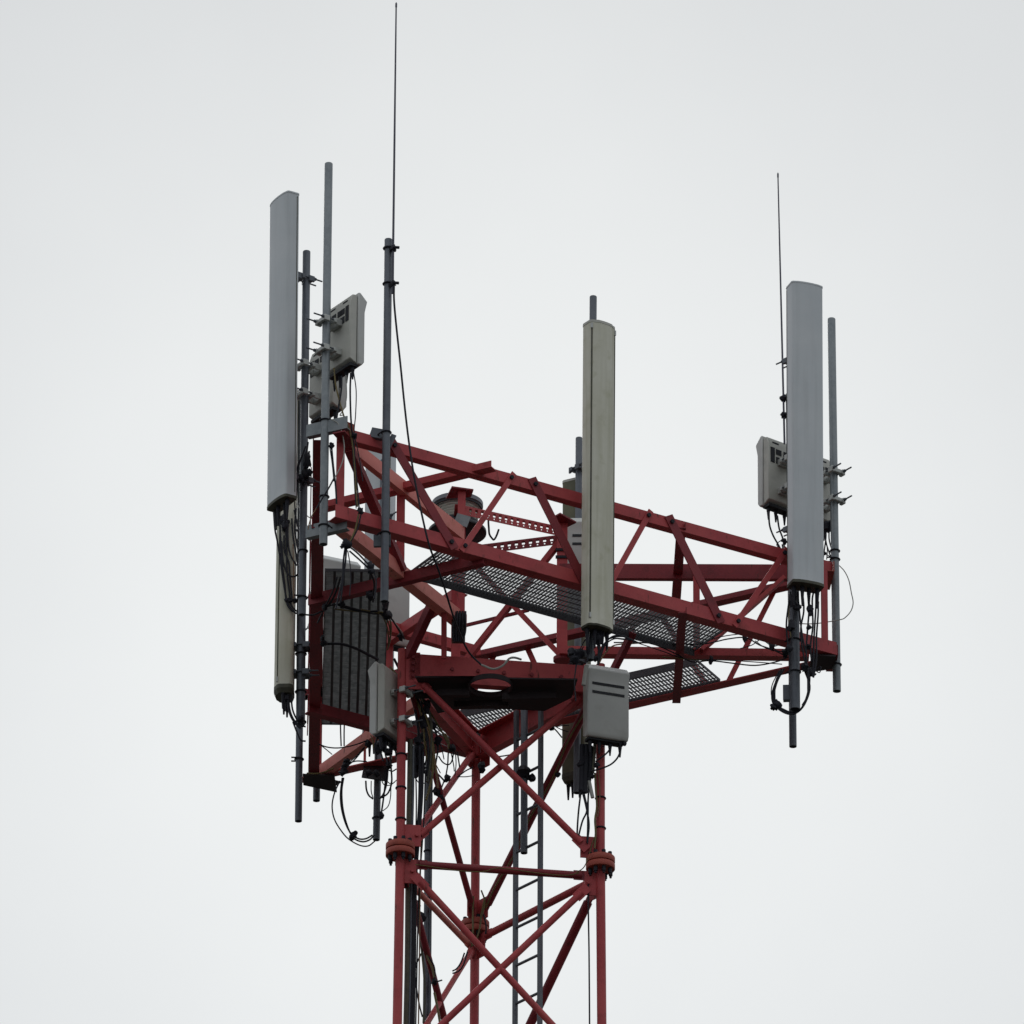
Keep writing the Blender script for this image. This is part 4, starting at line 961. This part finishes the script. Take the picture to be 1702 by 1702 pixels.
bundle('black leads under the slim cabinet on the left mast leg', legL.y+0.05, [
    (K, BLACK, [(628, 1222), (624, 1240), (626, 1262)]), (K, BLACK, [(634, 1225), (632, 1245), (637, 1265)]), (K, BLACK, [(640, 1228), (640, 1250), (645, 1270)]), (T1, YEL, [(616, 1222), (620, 1232), (622, 1245)]), (T1, WHT, [(645, 1225), (648, 1245), (651, 1262)]), (K, BLACK, [(648, 1232), (648, 1250), (650, 1272)])],
    [((636, 1240), 0.05, 1.3), ((645, 1250), 0.04), ((627, 1245), 0.04, 1.4)])
# --- mast interior
yM = legL.y + 0.15
bundle('olive and black harness winding down inside the left mast leg', yM, [
    (0.008, YEL, [(648, 1108), (660, 1122), (674, 1140), (690, 1160), (702, 1182), (712, 1205), (718, 1235), (722, 1262), (716, 1300), (708, 1330)]),
    (0.010, BLACK, [(655, 1095), (668, 1120), (684, 1145), (700, 1175), (708, 1210), (712, 1250), (710, 1290)]), (0.007, YEL, [(660, 1112), (676, 1136), (696, 1166), (710, 1196), (720, 1240), (718, 1280)]),
    (0.007, WHT, [(634, 1108), (645, 1120), (654, 1135), (662, 1146)]), (0.007, YEL, [(695, 1170), (703, 1200), (706, 1240), (712, 1270)]), (0.010, BLACK, [(690, 1180), (696, 1220), (693, 1260), (690, 1290)]),
    (0.008, ORG, [(700, 1185), (714, 1225), (724, 1275), (728, 1310)]), (0.010, CAPD, [(702, 1160), (716, 1195), (716, 1260), (710, 1300)])],
    [((695, 1248), 0.07, 1.3), ((690, 1268), 0.06, 1.4), ((700, 1280), 0.05), ((694, 1232), 0.05), ((709, 1180), 0.05), ((704, 1200), 0.05, 1.6), ((711, 1170), 0.045)])
it = [(0.020, CAPD, [(682, 1230), (681, 1300), (679, 1400), (678, 1480), (677, 1600), (674, 1740)]), (0.011, DGALV, [(687, 1240), (686, 1320), (684, 1400), (683.5, 1480), (682, 1600), (679, 1740)]),
      (0.012, BLACK, [(697, 1240), (698, 1300), (696, 1360), (691, 1420), (688, 1480), (686, 1580), (683, 1740)]), (0.012, BLACK, [(703, 1250), (701, 1320), (697, 1380), (692, 1440), (690, 1500), (689, 1600), (686, 1740)]),
      (0.0055, BLACK, [(707, 1280), (705, 1350), (702, 1400), (697, 1470), (694, 1560), (692, 1660), (690, 1740)]), (0.0055, BLACK, [(690, 1250), (692, 1330), (691, 1400)]), (0.005, ORG, [(700, 1395), (699, 1440), (698, 1500), (697, 1600), (695, 1740)])]
bundle('thin black and olive leads spilling from the deck corner beside the left mast leg', yM+0.1, [
    (K, BLACK, [(700, 1165), (706, 1190), (722, 1210), (728, 1240), (724, 1270)]), (K, YEL, [(690, 1150), (712, 1180), (732, 1212), (744, 1236)]), (T1, BLACK, [(705, 1180), (718, 1215), (716, 1250), (726, 1290)]),
    (K, CAPD, [(684, 1150), (700, 1180), (716, 1215), (722, 1260), (714, 1320)]), (T1, ORG, [(696, 1200), (708, 1235), (720, 1262), (732, 1285)]), (K, BLACK, [(712, 1250), (704, 1275), (690, 1285), (683, 1275)]), (T1, BLACK, [(724, 1225), (733, 1240), (738, 1262)]), (T1, BLACK, [(688, 1285), (695, 1300), (706, 1302)])],
    [((728, 1232), 0.05), ((718, 1205), 0.045), ((690, 1285), 0.05), ((702, 1225), 0.05)])
bundle('row of vertical feeder cables running up beside the left mast leg', legL.y+0.10, it, cat='cables')
CP = thing('cable_conduit', 'grey upright conduit pipe inside the mast behind the left leg', 'conduit', PY(710, 1702, 0.1))
m = MB(); m.tube(PY(706.5, 1790, 0.12), PY(712, 1240, 0.12), 0.022, n=14); m.tube(PY(713.2, 1790, 0.11), PY(717.5, 1240, 0.11), 0.011, n=10); m.build('pipe', DGALV, CP)
m = MB(); m.ring(PY(709.7, 1493, 0.12), Z_, 0.026, 0.006); m.ring(PY(710.8, 1415, 0.12), Z_, 0.026, 0.006); m.build('pipe_strap', BLACK, CP)
bundle('olive cables tangled round the dark rear brace low in the mast', -0.1, [
    (0.008, YEL, [(682, 1470), (687, 1500), (693, 1530), (702, 1560), (710, 1590), (718, 1608), (722, 1625)]), (0.009, CAPD, [(686, 1480), (693, 1520), (700, 1570), (705, 1620), (706, 1660), (704, 1700)]), (0.006, BLACK, [(700, 1585), (690, 1610), (692, 1640), (697, 1670), (702, 1690)]),
    (0.006, BLACK, [(712, 1590), (721, 1605), (723, 1622), (720, 1632), (728, 1631), (735, 1629)]), (0.006, BLACK, [(777, 1582), (770, 1604), (762, 1614), (752, 1618)]), (0.006, BLACK, [(772, 1584), (766, 1600), (759, 1610), (752, 1614)]), (0.009, YEL, [(722, 1650), (728, 1680), (732, 1705)])],
    [((722, 1632), 0.035), ((699, 1525), 0.05, 1.2), ((692, 1505), 0.04, 1.5)])
bundle('olive cable wound over the rear leg joint of the mast', pB.y-0.16, [
    (0.007, YEL, [(787, 1490), (786, 1520), (786, 1550), (784, 1572)]), (0.007, YEL, [(806, 1492), (800, 1520), (797, 1545), (790, 1566), (783, 1573)]), (0.006, BLACK, [(804, 1520), (808, 1540), (807, 1552)]), (0.006, YEL, [(800, 1480), (806, 1500), (800, 1525)])])
bundle('black cable loops and clamps hanging under the rear edge of the deck', 0.1, [
    (K*.8, BLACK, [(729, 1257), (736, 1267), (745, 1271), (751, 1265), (754, 1250)]), (K*.8, BLACK, [(745, 1252), (744, 1272), (741, 1290)]), (T1, BLACK, [(757, 1250), (758, 1270), (756, 1290)]), (K*.8, BLACK, [(760, 1250), (762, 1262), (764, 1275)]),
    (K, BLACK, [(716, 1277), (724, 1283), (735, 1294), (740, 1300)]), (K*.8, BLACK, [(717, 1280), (726, 1296), (734, 1310)]), (K*.8, BLACK, [(760, 1292), (770, 1284), (778, 1279), (786, 1276)]), (T1, BLACK, [(763, 1291), (775, 1291), (787, 1289)]),
    (K*.8, BLACK, [(738, 1298), (733, 1312), (730, 1320)]), (0.009, YEL, [(740, 1220), (745, 1232), (746, 1245)]), (T1, BLACK, [(750, 1252), (754, 1272), (755, 1282)]), (K*.8, BLACK, [(825, 1258), (840, 1256), (862, 1252)])],
    [((743, 1294), 0.04), ((800, 1275), 0.045, 1.3), ((752, 1243), 0.045), ((727, 1315), 0.045, 1.2), ((733, 1326), 0.035), ((714, 1350), 0.03)])
bundle('small clamp and wires on the brace beside the slotted grey cabinet', legR.y+0.3, [
    (K*.8, BLACK, [(918, 1208), (926, 1216), (934, 1226)]), (T1, BLACK, [(922, 1207), (934, 1213), (944, 1216)]), (T1, BLACK, [(924, 1208), (936, 1206), (946, 1206)])], [((916, 1209), 0.035)])
for c_, a_ in ((A_L, -0.006), (A_R, 0.005), (A_C, 0.005)):     # hung a touch out of plumb
    for o in bpy.data.objects:
        if o.type == 'EMPTY' and o.name.startswith('panel_antenna') and (o.location-c_[0]).length < 1e-4: o.rotation_euler.y = a_
print('objects', len(bpy.data.objects))
